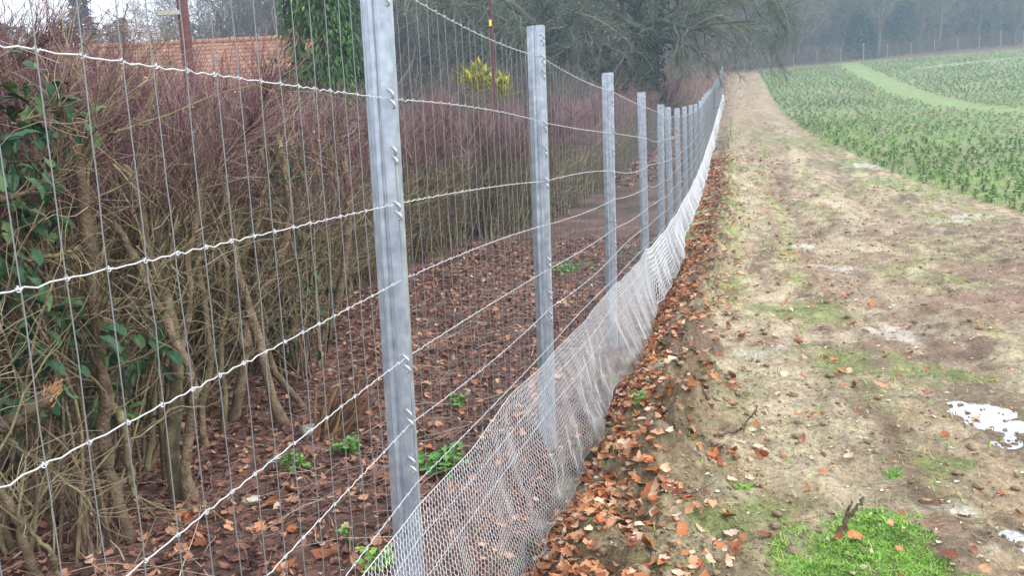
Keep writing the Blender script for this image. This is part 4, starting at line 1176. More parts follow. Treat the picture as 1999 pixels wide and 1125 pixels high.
# sticks on the track
def stick(px_pts, Y, r_, label, sub=()):
    P, rr = traced(px_pts, Y[0], Y[1], r_, r_ * 0.5, 16)
    b0 = P[0].copy()
    g = float(H(P[0][0], P[0][1]))
    root = thing('stick', label, 'stick', b0.tolist())
    obj('shaft', MB().tubes(P - b0, rr[None], 6, 0.25, cap=True).mesh('shaft'), M_bark, root)
    for sp in sub:
        P2, r2 = traced(sp, Y[0], Y[1], r_ * 0.8, r_ * 0.3, 12)
        obj('side_twig', MB().tubes(P2 - b0, r2[None], 5, 0.25, cap=True).mesh('side_twig'), M_bark, root)
def ydist(px, py): return float(hit(px, py, H)[1])
stick([(1632, 1052), (1650, 1020), (1668, 995), (1684, 974)], (ydist(1632, 1052),) * 2, 7, 'dead forked stick standing in the bright grass patch', [[(1650, 1020), (1655, 1000), (1664, 978)]])
stick([(1395, 852), (1420, 846), (1448, 838), (1462, 820), (1480, 793)], (ydist(1395, 852), ydist(1395, 852) + 0.1), 4, 'crooked dark twig rising from the mud above the small grass tuft', [[(1448, 838), (1452, 828), (1453, 848)]])
stick([(1382, 778), (1370, 760), (1358, 740), (1350, 730)], (ydist(1382, 778),) * 2, 5, 'short dark stick poking from the soil bank beside the leaves', [])
yq = ydist(1516, 321)
stick([(1516, 321), (1535, 322), (1552, 318), (1562, 315)], (yq, yq), 2.2, 'thin dark stick lying across the far part of the track', [])
yq = ydist(1300, 975)
stick([(1240, 1010), (1300, 975), (1360, 960), (1400, 935)], (yq - 0.05, yq + 0.1), 2.5, 'thin twig lying over the leaves by the dug soil', [])

# ------------------------------------------------------------------ saplings in the field
def sapling_template(seed, n=34):
    r = np.random.default_rng(seed)
    V = []; Q = []; T = []; tn = []
    z_ = r.uniform(0.02, 0.85, n); a = r.uniform(0, 6.283, n)
    ln = (0.44 - 0.34 * z_) * r.uniform(0.7, 1.2, n); up = r.uniform(0.05, 0.28, n)
    for k in range(n):
        d = np.array([math.cos(a[k]), math.sin(a[k]), 0]); s = np.array([-d[1], d[0], 0])
        b = np.array([0, 0, z_[k]]); e = b + d * ln[k] + np.array([0, 0, up[k]])
        mid = b + (e - b) * 0.5 + np.array([0, 0, -0.02])
        i = len(V); V += [b, mid + s * 0.085, e, mid - s * 0.085]; Q.append((i, i + 1, i + 2, i + 3)); tn += [0.1 + 0.5 * r.random()] * 2 + [0.5 + 0.5 * r.random()] + [0.3]
    i = len(V); V += [np.array([-0.03, 0, 0.3]), np.array([0.03, 0, 0.3]), np.array([0, 0, 1.05]), np.array([0, -0.03, .3])]; Q.append((i, i + 1, i + 2, i + 3)); tn += [0.6] * 4
    return np.array(V), np.array(Q), np.array(tn)
SAPT = [sapling_template(k) for k in range(6)]
GX_, GY_ = [], []
cand = []
rows = np.arange(0.25, 62, 0.42)
for q, uo in enumerate(rows):
    yy = np.arange(9, 96, 0.36) + (q % 2) * 0.18
    cand.append(np.column_stack([np.full(len(yy), uo), yy]))
cand = np.concatenate(cand); cand = cand + RNG.normal(0, 0.10, cand.shape)
yv = cand[:, 1]; xv = fx(yv) + width(yv) + cand[:, 0]
keep = (yv < 84 + 0.15 * (xv - fx(yv) - 5)) & (RNG.random(len(yv)) < 0.9 - 0.25 * sstep(0.5, 0.62, fbm(xv, yv, 4, 3, 113)))
dd_ = np.minimum(dist_line(xv, yv, GBAND[0][0]) / GBAND[0][1], dist_line(xv, yv, GBAND[1][0]) / GBAND[1][1])
keep &= dd_ > 0.95
# in view (or nearly so)
px_ = xv / np.maximum(yv, 1)
keep &= px_ < 0.72
xv, yv = xv[keep], yv[keep]
order = np.argsort(np.hypot(xv, yv)); xv, yv = xv[order], yv[order]
near = px_[keep][order] < 0.665
idx_near = np.where(near)[0][:300]
sap_me = []
for V0, Q0, tn in SAPT:
    me_ = mesh('sapling_foliage', V0, Q0, tint=tn, smooth=False); me_.materials.append(M_sap); sap_me.append(me_)
stem_me = MB().tubes(np.array([[0, 0, -0.1], [0.01, 0, 0.4], [0, 0.01, 0.9]]), np.array([[0.03, 0.025, 0.01]]), 4, 0.3).mesh('stem'); stem_me.materials.append(M_bark)
def sap_label(x_, y_):
    e = x_ - float(fx(y_)) - float(width(y_)); r_ = int(e / 0.4) + 1
    w_ = {1: 'outermost', 2: 'second', 3: 'third', 4: 'fourth', 5: 'fifth', 6: 'sixth', 7: 'seventh', 8: 'eighth'}.get(r_, 'inner')
    d_ = 'nearest the camera' if y_ < 14 else 'slightly further off' if y_ < 16.5 else 'well up the slope' if y_ < 20 else 'far up the slope'
    return 'young green conifer sapling in the ' + w_ + ' row from the track, ' + d_
sap_set = set(idx_near.tolist())
for q in idx_near:
    s = RNG.uniform(0.16, 0.28)
    root = thing('conifer_sapling', sap_label(xv[q], yv[q]), 'sapling', (xv[q], yv[q], float(H(xv[q], yv[q])) - 0.01), 'conifer saplings at the near edge of the field', RNG.uniform(0, 6.28))
    root.scale = (s * RNG.uniform(1.1, 1.6), s * RNG.uniform(1.1, 1.6), s * RNG.uniform(0.6, 1.05))
    obj('foliage', sap_me[RNG.integers(0, 6)], M_sap, root)
    obj('stem', stem_me, M_bark, root)
rest = np.array([q for q in range(len(xv)) if q not in sap_set])
mb = MB(); k = RNG.integers(0, 6, len(rest))
for j in range(6):
    s = rest[k == j]; n = len(s)
    V0, Q0, tn = SAPT[j]
    sub = Q0[::2]
    uniq = np.unique(sub); remap = np.zeros(len(V0), int); remap[uniq] = np.arange(len(uniq))
    V1 = V0[uniq] * np.array([1.15, 1.15, 1.0]); Q1 = remap[sub]
    pos = np.column_stack([xv[s], yv[s], Hs(xv[s], yv[s]) + 0.0])
    sc = RNG.uniform(0.14, 0.25, n)
    patch = fbm(xv[s], yv[s], 5, 3, 114)
    m0 = mb.n
    mb.scatter(V1, Q1, None, pos, rotz(RNG.uniform(0, 6.28, n)), np.column_stack([sc * 1.5, sc * 1.5, sc * RNG.uniform(0.55, 1.0, n)]), np.zeros(n))
    mb.t[-1] = np.clip(np.tile(tn[uniq], n) * 0.75 + np.repeat((patch - 0.42) * 1.2, len(uniq)), 0, 1)
obj('distant_saplings', mb.mesh('distant_saplings', False), M_sap, kind='stuff')
# grass cover in the field near the edge
gm = MB(); n = 9000
yv = 10 + 30 * RNG.random(n) ** 1.3; uv = width(yv) + np.abs(RNG.normal(0, 4, n)); xv = fx(yv) + uv
blades(gm, xv, yv, 0.05, 0.14, np.clip(RNG.beta(2, 2, n) + 0.12, 0, 1), 0.9, 0.0016)
obj('field_grass', gm.mesh('field_grass', False), M_grass, kind='stuff')

# ------------------------------------------------------------------ bare trees
def bare_tree(h, trunk_r, nlimb, nbr, ntw, twig_r, spread=0.9, droop=0.0, lean=(0, 0)):
    """trunk mesh and crown mesh of a leafless tree, base at origin"""
    P, Rr = grow(np.array([[0, 0, -0.3]]), np.array([[lean[0], lean[1], 1.0]]), [h * 0.8], [trunk_r], [trunk_r * 0.18], 12, 0.05, (0, 0, 0.04))
    b, dd, r, t, i = spawn(P, Rr, nlimb, 0.22, 0.98, 0.5, 1.15)
    LL = h * 0.48 * (1.15 - 0.6 * t) * RNG.uniform(0.7, 1.2, nlimb)
    PL, RL = grow(b, dd, LL, np.minimum(r * 0.55, trunk_r * 0.5), trunk_r * 0.05, 9, 0.16, (0, 0, 0.07))
    b, dd, r, t, i = spawn(PL, RL, nbr, 0.2, 1.0, 0.4, 1.0)
    PB, RB = grow(b, dd, h * 0.17 * RNG.uniform(0.6, 1.3, nbr), np.minimum(r * 0.6, trunk_r * 0.14), twig_r, 6, 0.2, (0, 0, 0.04 - droop))
    b, dd, r, t, i = spawn(PB, RB, ntw, 0.1, 1.0, 0.3, 1.0)
    PT, RT_ = grow(b, dd, h * 0.075 * RNG.uniform(0.5, 1.4, ntw), twig_r * 0.8, twig_r * 0.4, 4, 0.22, (0, 0, 0.03 - droop))
    tr = MB().tubes(P, Rr, 8, 0.05).mesh('trunk')
    cr_ = MB().tubes(PL, RL, 5, RNG.random(nlimb) * 0.5); cr_.tubes(PB, RB, 3); cr_.tubes(PT, RT_, 3)
    return tr, cr_.mesh('crown')
def tree_proto(name, label, group, loc, M, *a_, **k_):
    tr, cr_ = bare_tree(*a_, **k_)
    root = thing(name, label, 'tree', loc, group)
    obj('trunk', tr, M, root); obj('crown', cr_, M, root)
    return root
def gz(x_, y_): return float(Hs(x_, y_))
def px_x(px, Y): return (px - 999.5) / F_PX * Y * 0.988

# the wood beyond the field
GW = 'bare trees of the wood beyond the field'
LW1 = 'bare grey brown tree in the misty wood beyond the field'
def wood_label(px, row):
    w_ = 'near the track end' if px < 1540 else 'left of the dark conifers' if px < 1665 else 'by the dark conifers' if px < 1800 else 'right of the dark conifers' if px < 1920 else 'at its right end'
    return ['foremost', 'second row', 'third row', 'rearmost'][row] + ' bare tree in the wood beyond the field, ' + w_
tp = []
for k in range(5):
    x_ = px_x(1480 + 110 * k, 93); y_ = 93 + k * 2.5
    tp.append(tree_proto('bare_tree', wood_label(1480 + 110 * k, 0), GW, (x_, y_, gz(x_, y_) - 0.2), M_far, 10.5, 0.22 + 0.03 * k, 17, 170, 1500, 0.022))
for row, (dy, n, px0, px1) in enumerate([(90, 14, 1440, 2080), (98, 17, 1400, 2120), (108, 18, 1400, 2150), (120, 18, 1380, 2150)]):
    for q in range(n):
        px = px0 + (px1 - px0) * (q + RNG.uniform(-0.3, 0.3)) / n
        y_ = dy + RNG.normal(0, 2.0) + max(0, (px - 1480)) * 0.012; x_ = px_x(px, y_)
        s = RNG.uniform(0.8, 1.08)
        dup(tp[RNG.integers(0, 5)], (x_, y_, gz(x_, y_) - 0.2), RNG.uniform(0, 6.28), (s, s, s * RNG.uniform(0.9, 1.05)), wood_label(px, row), GW)
# trees at the end of the track
GE = 'bare trees closing the end of the track'
for px, y_, s in [(1395, 78, 0.9), (1425, 92, 1.0), (1450, 86, 1.0), (1350, 80, 1.0), (1310, 74, 1.0), (1465, 96, 1.05), (1375, 95, 1.1), (1330, 92, 1.1), (1270, 85, 1.1), (1210, 88, 1.1)]:
    x_ = px_x(px, y_)
    dup(tp[RNG.integers(0, 5)], (x_, y_, gz(x_, y_) - 0.2), RNG.uniform(0, 6.28), s, 'bare brown tree closing the far end of the track behind the oak', GE)

def conifer(h, r, n, M, droop=0.25, quad=0.5, top=0.02):
    """trunk and crown of a conifer: whorled sprays made of small needle clumps"""
    tr = MB().tubes(np.array([[0, 0, -0.3], [0, 0, h * 0.5], [0, 0, h]]), np.array([[h * 0.022, h * 0.014, 0.01]]), 7, 0.3).mesh('trunk')
    z_ = RNG.random(n) ** 0.8; a = RNG.uniform(0, 6.283, n)
    rad = r * (1 - z_) ** 0.75 * RNG.uniform(0.25, 1.0, n) ** 0.6 + top
    pos = np.column_stack([rad * np.cos(a), rad * np.sin(a), h * (0.06 + 0.94 * z_) - droop * rad])
    M_ = rotz(a - np.pi / 2 + RNG.normal(0, 0.5, n)) @ rotx(RNG.normal(-0.35, 0.4, n))
    mb = MB(); mb.scatter(PLAIN[0] * np.array([1.1, 1, 1]), PLAIN[1], None, pos, M_, RNG.uniform(0.6, 1.3, n) * quad, RNG.random(n) * 0.6 + 0.4 * rad / r)
    return tr, mb.mesh('crown', False)
def cypress(h, r, n):
    tr = MB().tubes(np.array([[0, 0, -0.3], [0, 0, h * 0.5], [0, 0, h]]), np.array([[0.16, 0.1, 0.01]]), 7, 0.3).mesh('trunk')
    nc = 260
    z_ = RNG.random(nc); a = RNG.uniform(0, 6.283, nc)
    rc = (r * (1 - z_) ** 0.55 + 0.12) * RNG.uniform(0.35, 1.08, nc)
    cc = np.column_stack([rc * np.cos(a), rc * np.sin(a), h * (0.05 + 0.93 * z_)])
    k = RNG.integers(0, nc, n)
    out = np.column_stack([np.cos(a), np.sin(a), np.zeros(nc)])[k]
    f = np.abs(RNG.normal(0, 1, n))
    pos = cc[k] + RNG.normal(0, 0.09, (n, 3)) + out * (0.10 * f)[:, None] - np.array([0, 0, 1]) * (0.16 * f * f)[:, None]
    M_ = rotz(a[k] - np.pi / 2 + RNG.normal(0, 0.7, n)) @ rotx(RNG.normal(-0.9, 0.35, n))
    mb = MB(); mb.scatter(PLAIN[0] * np.array([0.55, 1, 1]), PLAIN[1], None, pos, M_, RNG.uniform(0.10, 0.24, n), np.clip(RNG.random(nc)[k] * 0.5 + 0.25 * f * RNG.random(n) + 0.1, 0, 1))
    return tr, mb.mesh('crown', False)
def conifer_thing(name, label, px, Y, h, r, n, M, quad, group=None, base=None, **kw):
    x_ = px_x(px, Y); root = thing(name, label, 'tree', (x_, Y, gz(x_, Y) if base is None else base), group)
    tr, cr_ = cypress(h, r, n) if name == 'cypress_tree' else conifer(h, r, n, M, quad=quad, **kw)
    obj('trunk', tr, M_bark, root); obj('crown', cr_, M, root)
    return root
conifer_thing('conifer_tree', 'dark blue green conifer standing left of its neighbour at the wood edge', 1690, 92, 5.6, 2.1, 2600, M_conifer, 0.5)
conifer_thing('conifer_tree', 'tall narrow dark evergreen at the wood edge beyond the field', 1768, 95, 9.5, 1.5, 2600, M_conifer, 0.5)
conifer_thing('conifer_tree', 'broad dark evergreen at the top right of the wood', 1935, 106, 11, 4.0, 3600, M_conifer, 0.65)
conifer_thing('conifer_tree', 'dark evergreen partly cut by the right frame edge', 2010, 108, 11, 4.0, 3200, M_conifer, 0.65)
conifer_thing('cypress_tree', 'bright green drooping cypress rising behind the hedge left of the nearest post', 658, 17, 6.8, 0.95, 20000, M_cypress, 0.13, droop=0.5, top=0.3)
# distant trees under the sky
conifer_thing('pine_tree', 'lone dark pine against the white sky left of the roof', 207, 75, 18.8, 3.3, 1500, M_conifer, 0.9, base=0)
GD = 'distant dark trees on the skyline'
for px, h in [(-10, 17.5), (45, 17.6), (62, 18.4), (92, 17.9), (122, 17.2), (165, 18.3), (185, 17.5), (235, 17.2), (262, 17.8), (282, 18.4)]:
    conifer_thing('skyline_tree', 'small distant dark tree on the skyline below the white sky', px, 85, h, 2.3, 700, M_conifer, 0.9, GD, base=0)
GB = 'bare trees beyond the garden'
LB = 'bare twiggy brown tree standing beyond the garden behind the hedge'
gp = []
for k in range(3):
    x_ = px_x(800 + 80 * k, 44); y_ = 44 + 2 * k
    gp.append(tree_proto('bare_tree', LB, GB, (x_, y_, gz(x_, y_)), M_far, 15, 0.25, 22, 260, 2600, 0.017))
for px, y_, s in [(420, 70, 1.2), (465, 64, 1.15), (510, 72, 1.25), (555, 66, 1.2), (600, 62, 1.2), (640, 58, 1.1), (730, 50, 1.0), (770, 56, 1.1), (840, 52, 1.1), (905, 58, 1.1), (960, 50, 1.0), (1000, 60, 1.1), (1040, 54, 1.0), (870, 66, 1.25), (940, 70, 1.3), (1090, 62, 1.1), (1140, 66, 1.1), (395, 80, 1.2), (700, 66, 1.2)]:
    x_ = px_x(px, y_)
    dup(gp[RNG.integers(0, 3)], (x_, y_, gz(x_, y_)), RNG.uniform(0, 6.28), s, 'bare twiggy tree beyond the garden, ' + ('above the left part of the roof' if px < 480 else 'above the right part of the roof' if px < 600 else 'behind the cypress' if px < 720 else 'just right of the nearest post' if px < 850 else 'behind the yellow shrubs' if px < 1000 else 'left of the oak'), GB)

# the oak with the leaning limb, ivy on its trunk
OY = 34.0
def oq(px, py, dy=0.0): return at(px, py, OY + dy)
ob = np.array([px_x(1252, OY), OY, 0]); ob[2] = gz(ob[0], ob[1])
oak = thing('oak_tree', 'big bare oak with ivy dark trunk and leaning limb beside the fence', 'tree', ob.tolist())
main = [ob + np.array([0.2, 0, -0.3]), oq(1248, 190), oq(1252, 120), oq(1262, 50), oq(1268, -40), oq(1280, -150), oq(1285, -260)]
limb = [oq(1240, 175), oq(1205, 150), oq(1150, 120), oq(1095, 92, -0.5), oq(1050, 55, -1), oq(1010, 20, -1.5), oq(960, -40, -2)]
P1 = smooth_path(np.array(main), 16) - ob; P2 = smooth_path(np.array(limb), 16) - ob
r1 = np.interp(np.linspace(0, 1, 16), [0, 0.2, 0.5, 1], [0.95, 0.75, 0.5, 0.15]); r2 = np.interp(np.linspace(0, 1, 16), [0, 0.3, 1], [0.5, 0.40, 0.10])
r1 *= 1 + 0.06 * RNG.normal(size=16); r2 *= 1 + 0.06 * RNG.normal(size=16)
mb = MB(); mb.tubes(P1, r1[None], 12, 0.15)
obj('trunk', mb.mesh('trunk'), M_oak, oak)
mb = MB(); mb.tubes(P2, r2[None], 10, 0.15)
obj('leaning_limb', mb.mesh('leaning_limb'), M_oak, oak)
PP = np.stack([P1, P2]); RR_ = np.stack([r1, r2])
n = 46
b, dd, r, t, i = spawn(PP, RR_, n, 0.3, 0.95, 0.7, 1.4)
dd = dd * np.array([1.6, 1.0, 0.6])
PL, RL = grow(b, dd, RNG.uniform(3.0, 7.0, n), np.minimum(r * 0.4, 0.15), 0.025, 12, 0.19, (0, 0, -0.02))
rel = PL[:, -1] + ob
dq = rel - np.array([0, 0, EYE]); dep = dq @ W_
ex = 999.5 + F_PX * (dq @ RT) / dep; ey = 562.5 - F_PX * (dq @ UP) / dep
ok_ = ~((ex > 1440) & (ey > 95)) & (ey < 175) & (ex < 1540)
PL, RL = PL[ok_], RL[ok_]
EX = [[(1265, 40), (1330, 18), (1400, 36), (1455, 70)], [(1260, 85), (1315, 78), (1350, 90), (1385, 112)], [(1268, 0), (1350, -30), (1440, -15), (1505, 45)], [(1095, 92), (1000, 100), (930, 92), (868, 62)],
      [(1050, 55), (960, 40), (900, 50), (840, 30)], [(1150, 120), (1100, 140), (1050, 130), (1000, 150)], [(1262, 60), (1200, 30), (1120, 40), (1060, 20)], [(1264, 20), (1180, -20), (1080, -10), (990, 25)], [(1268, -20), (1380, -60), (1480, -20), (1540, 60)]]
PX = np.stack([smooth_path(np.array([oq(a_, b_, RNG.normal(0, 1.2)) for a_, b_ in e_]), 12) - ob for e_ in EX]) + RNG.normal(0, 0.07, (len(EX), 12, 3))
PL = np.concatenate([PL, PX]); RL = np.concatenate([RL, np.tile(np.linspace(0.15, 0.03, 12), (len(EX), 1))]); n = len(PL)
n2_ = 700
b, dd, r, t, i = spawn(PL, RL, n2_, 0.12, 1.0, 0.4, 1.2)
PB, RB = grow(b, dd, RNG.uniform(0.8, 2.6, n2_), np.minimum(r * 0.6, 0.06), 0.014, 8, 0.22, (0, 0, -0.07))
n3_ = 19000
b, dd, r, t, i = spawn(PB, RB, n3_, 0.05, 1.0, 0.3, 1.1)
PT, RT_ = grow(b, dd, RNG.uniform(0.25, 1.0, n3_), 0.0095, 0.0045, 4, 0.25, (0, 0, -0.09))
mb = MB(); mb.tubes(PL, RL, 6, RNG.random(n) * 0.6); mb.tubes(PB, RB, 4); mb.tubes(PT, RT_, 3)
obj('crown', mb.mesh('crown'), M_oak, oak)
mb = MB()
for (PQ, rq, n, t0, t1) in ((P1, r1, 5200, 0.05, 0.9), (P2, r2, 1100, 0.0, 0.55)):
    t = RNG.uniform(t0, t1, n) * 15; k = t.astype(int); f = (t - k)[:, None]
    pos = PQ[k] * (1 - f) + PQ[np.minimum(k + 1, 15)] * f
    a = nrm(RNG.normal(0, 1, (n, 3)))
    pos = pos + a * (rq[k] + np.abs(RNG.normal(0.05, 0.22, n)))[:, None]
    mb.scatter(PLAIN[0] * np.array([1.8, 1, 1]), PLAIN[1], None, pos, rotz(RNG.uniform(0, 6.28, n)) @ rotx(RNG.normal(-0.9, 0.5, n)), RNG.uniform(0.10, 0.24, n), RNG.random(n))
obj('ivy', mb.mesh('ivy', False), M_ivy, oak, kind='stuff')

# undergrowth masses
def brush(name, pts, n, hmin, hmax, r, M, spreadx=0.5, mb=None):
    mb = mb or MB()
    L = np.array(pts); k = RNG.integers(0, len(L) - 1, n); f = RNG.random(n)[:, None]
    b = L[k] * (1 - f) + L[k + 1] * f
    b = b + np.column_stack([RNG.normal(0, spreadx, n), RNG.normal(0, spreadx, n), np.zeros(n)])
    b[:, 2] = Hs(b[:, 0], b[:, 1]) - 0.05
    PS, RS = grow(b, np.column_stack([RNG.normal(0, .5, n), RNG.normal(0, .5, n), np.ones(n)]), RNG.uniform(hmin, hmax, n), r, r * 0.4, 5, 0.22)
    mb.tubes(PS, RS, 3)
    b, dd, r_, t, i = spawn(PS, RS, n * 2, 0.2, 1, 0.4, 1.2)
    PT, RT_ = grow(b, dd, RNG.uniform(hmin, hmax, n * 2) * 0.4, r * 0.7, r * 0.3, 3, 0.2)
    mb.tubes(PT, RT_, 3)
    return obj(name, mb.mesh(name), M, kind='stuff')
edge = [np.array([px_x(p, 86 + (p - 1480) * 0.02), 86 + (p - 1480) * 0.02 + 2.0, 0]) for p in (1400, 1500, 1600, 1700, 1800, 1900, 2000, 2100)]
brush('wood_undergrowth', edge, 2600, 0.7, 2.2, 0.022, mat('undergrowth_twig', [(0, (0.07, 0.04, 0.04)), (0.5, (0.16, 0.10, 0.09)), (1, (0.24, 0.17, 0.13))]), 1.4)
back = [np.array([px_x(p, 118), 118.0, 0]) for p in (1350, 1500, 1700, 1900, 2150)]
brush('wood_thicket', back, 2600, 3.0, 8.0, 0.05, M_far, 4.0)
gl = [np.array([px_x(p, Y), Y, 0]) for p, Y in ((760, 26), (850, 27), (950, 28), (1050, 29), (1150, 31), (1250, 42), (1330, 50))]
brush('garden_undergrowth', gl, 4200, 1.4, 3.8, 0.011, M_far, 1.2)
nlb = [np.array([px_x(p, Y), Y, 0]) for p, Y in ((730, 50), (820, 50), (920, 52), (1010, 54), (1090, 56))]
brush('garden_brush', nlb, 2600, 3.5, 8.5, 0.026, M_far, 2.0)
bl = [np.array([px_x(p, Y), Y, 0]) for p, Y in ((400, 84), (520, 80), (640, 74), (760, 70), (900, 70), (1050, 72), (1200, 76), (1330, 80))]
brush('garden_thicket', bl, 2600, 3.0, 7.5, 0.04, M_far, 3.0)
# bronze leaf bank below the oak
N = 5000
yv = RNG.uniform(22, 56, N); uv = -RNG.uniform(0.3, 7, N); xv = fx(yv) + uv
pos = np.column_stack([xv, yv, Hs(xv, yv) + 0.03])
mb = MB(); scatter_leaves(mb, pos, RNG.uniform(0.12, 0.26, N), RNG.beta(2, 2, N), 0.4)
obj('leaf_bank', mb.mesh('leaf_bank'), M_litter, kind='stuff')

# yellow flowering shrubs in the garden
def yellow(px, py, Y, w, h, n, label):
    c0 = at(px, py, Y); g = gz(c0[0], Y); b0 = np.array([c0[0], Y, g])
    root = thing('yellow_shrub', label, 'shrub', b0.tolist())
    hh = c0[2] - g
    st = grow(np.tile([[0, 0, 0.0]], (14, 1)), np.column_stack([RNG.normal(0, .16, 14), RNG.normal(0, .16, 14), np.ones(14)]), hh * 1.0, 0.012, 0.005, 6, 0.05)
    obj('stem', MB().tubes(*st, 4).mesh('stem'), M_bark, root, kind='stuff')
    pos = np.column_stack([RNG.normal(0, w, n), RNG.normal(0, w, n), hh + RNG.normal(0, h, n)])
    mb = MB(); mb.scatter(PLAIN[0] * np.array([0.5, 1, 1]), PLAIN[1], None, pos, rotz(RNG.uniform(0, 6.28, n)) @ rotx(RNG.uniform(-0.2, 1.5, n)), RNG.uniform(0.15, 0.34, n), RNG.random(n))
    obj('foliage', mb.mesh('foliage', False), M_ywlf, root)
yellow(928, 160, 20, 0.16, 0.16, 260, 'left of two yellow shrubs behind the hedge between posts')
yellow(980, 172, 20, 0.12, 0.14, 180, 'right and smaller of two yellow shrubs behind the hedge between posts')

# ------------------------------------------------------------------ house, poles
def box(mb, lo, hi, tint=0.5):
    V = [(x_, y_, z_) for z_ in (lo[2], hi[2]) for y_ in (lo[1], hi[1]) for x_ in (lo[0], hi[0])]
    Q = [(0, 2, 3, 1), (4, 5, 7, 6), (0, 1, 5, 4), (2, 6, 7, 3), (0, 4, 6, 2), (1, 3, 7, 5)]
    return mb.add(np.array(V), np.array(Q), None, tint)
HYa, HYb = 28.0, 28.0
pA = at(75, 103, HYa); pB = at(612, 66, HYb)
length = pB[0] - pA[0]; ridge = float((pA[2] + pB[2]) / 2)
house = thing('house', 'low house with orange clay tiled roof behind the hedge', 'house', (pA[0], HYa, 0))
mb = MB(); box(mb, (0.3, -3.6, -0.1), (length - 0.3, 3.6, ridge - 2.35))
obj('wall', mb.mesh('wall', False), M_brick, house)
# roof slopes: courses of overlapping tiles, stepped
for sgn in (-1, 1):
    mb = MB(); nc = 16; run, rise = 4.0, 2.6
    for q in range(nc):
        t0, t1 = q / nc, (q + 1.15) / nc
        y0_, y1_ = sgn * run * t0, sgn * run * t1; z0_, z1_ = ridge - rise * t0, ridge - rise * t1
        ntile = 46
        for w in range(ntile):
            xa = length * w / ntile + (0.1 if q % 2 else 0); xb = xa + length / ntile - 0.015
            dz = 0.02 + RNG.normal(0, 0.006)
            V = [(xa, y0_, z0_ - 0.02), (xb, y0_, z0_ - 0.02), (xb, y1_, z1_ + dz), (xa, y1_, z1_ + dz), (xa, y1_, z1_ - 0.03), (xb, y1_, z1_ - 0.03)]
            mb.add(np.array(V), np.array([(0, 1, 2, 3), (3, 2, 5, 4)]), None, RNG.random())
    obj('roof_slope', mb.mesh('roof_slope', False), M_tile, house)
mb = MB()
for w in range(40):
    xa = length * w / 40; mb.tubes(np.array([[xa, 0, ridge + 0.0], [xa + length / 40 - 0.02, 0, ridge + RNG.normal(0, .008)]]), 0.11, 8, RNG.random() * 0.4 + 0.6)
obj('ridge_tile', mb.mesh('ridge_tile'), M_tile, house)
for yy_ in (-1, 1):
    pass
ch = MB(); cx = (585 - 75) / (612 - 75) * length
for q in range(9):
    for w in range(3):
        box(ch, (cx - 0.33 + w * 0.22, -0.3, ridge - 0.5 + q * 0.085), (cx - 0.33 + w * 0.22 + 0.21, 0.3, ridge - 0.5 + q * 0.085 + 0.078), RNG.random())
chim = obj('chimney', ch.mesh('chimney', False), M_brick, house)
pot = MB().tubes(np.array([[cx, 0, ridge + 0.26], [cx, 0, ridge + 0.42], [cx, 0, ridge + 0.62]]), np.array([[0.14, 0.12, 0.135]]), 10, 0.7, cap=True)
obj('chimney_pot', pot.mesh('chimney_pot'), M_tile, chim)
for wq in range(4):
    xx = length * (0.15 + 0.23 * wq)
    fr = MB(); box(fr, (xx - 0.6, -3.66, 1.0), (xx + 0.6, -3.61, 2.1)); f_ = obj('window', fr.mesh('window', False), M_white, house)
    gl_ = MB(); box(gl_, (xx - 0.52, -3.67, 1.08), (xx - 0.03, -3.662, 2.02)); box(gl_, (xx + 0.03, -3.67, 1.08), (xx + 0.52, -3.662, 2.02))
    obj('pane', gl_.mesh('pane', False), M_glass, f_)

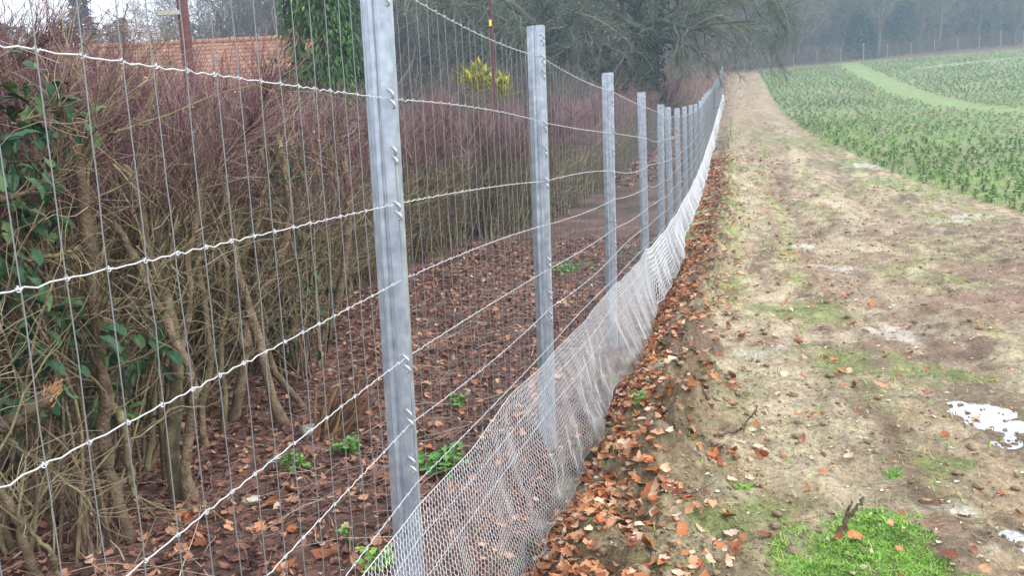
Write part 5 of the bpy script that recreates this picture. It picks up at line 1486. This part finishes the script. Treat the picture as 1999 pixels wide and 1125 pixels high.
# thick timber pole with a crossarm
Yp = 13.0
pb = at(361, 60, Yp); g = gz(pb[0], Yp)
pole = thing('timber_pole', 'thick red brown timber pole rising behind the hedge in front of the roof', 'pole', (pb[0], Yp, g))
obj('shaft', MB().tubes(np.array([[0, 0, -0.3], [0.0, 0, 2], [-0.0, 0, 4], [0.01, 0, 6.5]]), np.array([[0.10, 0.095, 0.085, 0.075]]), 12, 0.4, cap=True).mesh('shaft'), M_pole, pole)
arm = at(340, 27, Yp); mb = MB(); box(mb, (-0.35, -0.12, arm[2] - g - 0.03), (-0.0, -0.07, arm[2] - g + 0.035), 0.8)
obj('crossarm', mb.mesh('crossarm', False), M_fpost, pole)
Yp = 16.0
pb = at(958, 60, Yp); g = gz(pb[0], Yp)
pole = thing('thin_pole', 'thin dark red pole with a small yellow tag behind the hedge', 'pole', (pb[0], Yp, g))
obj('shaft', MB().tubes(np.array([[0, 0, -0.2], [0, 0, 2], [0.02, 0, 4.0], [0.0, 0, 6.0]]), 0.03, 8, 0.1, cap=True).mesh('shaft'), M_pole, pole)
tg_ = at(958, 45, Yp); mb = MB(); box(mb, (-0.025, -0.06, tg_[2] - g - 0.06), (0.025, -0.034, tg_[2] - g + 0.06))
obj('tag', mb.mesh('tag', False), M_paint, pole)

# ------------------------------------------------------------------ the far fence along the wood
ffence = thing('boundary_fence', 'faint far post and wire fence along the foot of the wood', 'fence')
tops = []
pmesh = MB().tubes(np.array([[0, 0, -0.3], [0, 0, 1.0], [0, 0, 1.35]]), 0.04, 6, 0.3, cap=True).mesh('post')
for px in (1465, 1513, 1560, 1605, 1650, 1694, 1740, 1785, 1830, 1875, 1916, 1957, 2000, 2050):
    y_ = 84.5 + (px - 1480) * 0.022; x_ = px_x(px, y_)
    z_ = gz(x_, y_)
    p = obj('post', pmesh, M_fpost, ffence, loc=(x_, y_, z_))
    if px in (1694, 1957): p.scale = (1.3, 1.3, 1.3)
    tops.append((x_, y_, z_))
tops = np.array(tops)
for h_ in (0.5, 0.95, 1.35):
    obj('line_wire', MB().tubes(tops + np.array([0, -0.05, h_]), 0.006, 3, 0.3).mesh('line_wire'), M_stay, ffence)

print('objects', len(bpy.data.objects), 'tris', sum(len(m_.loops) - 2 * len(m_.polygons) for m_ in bpy.data.meshes))
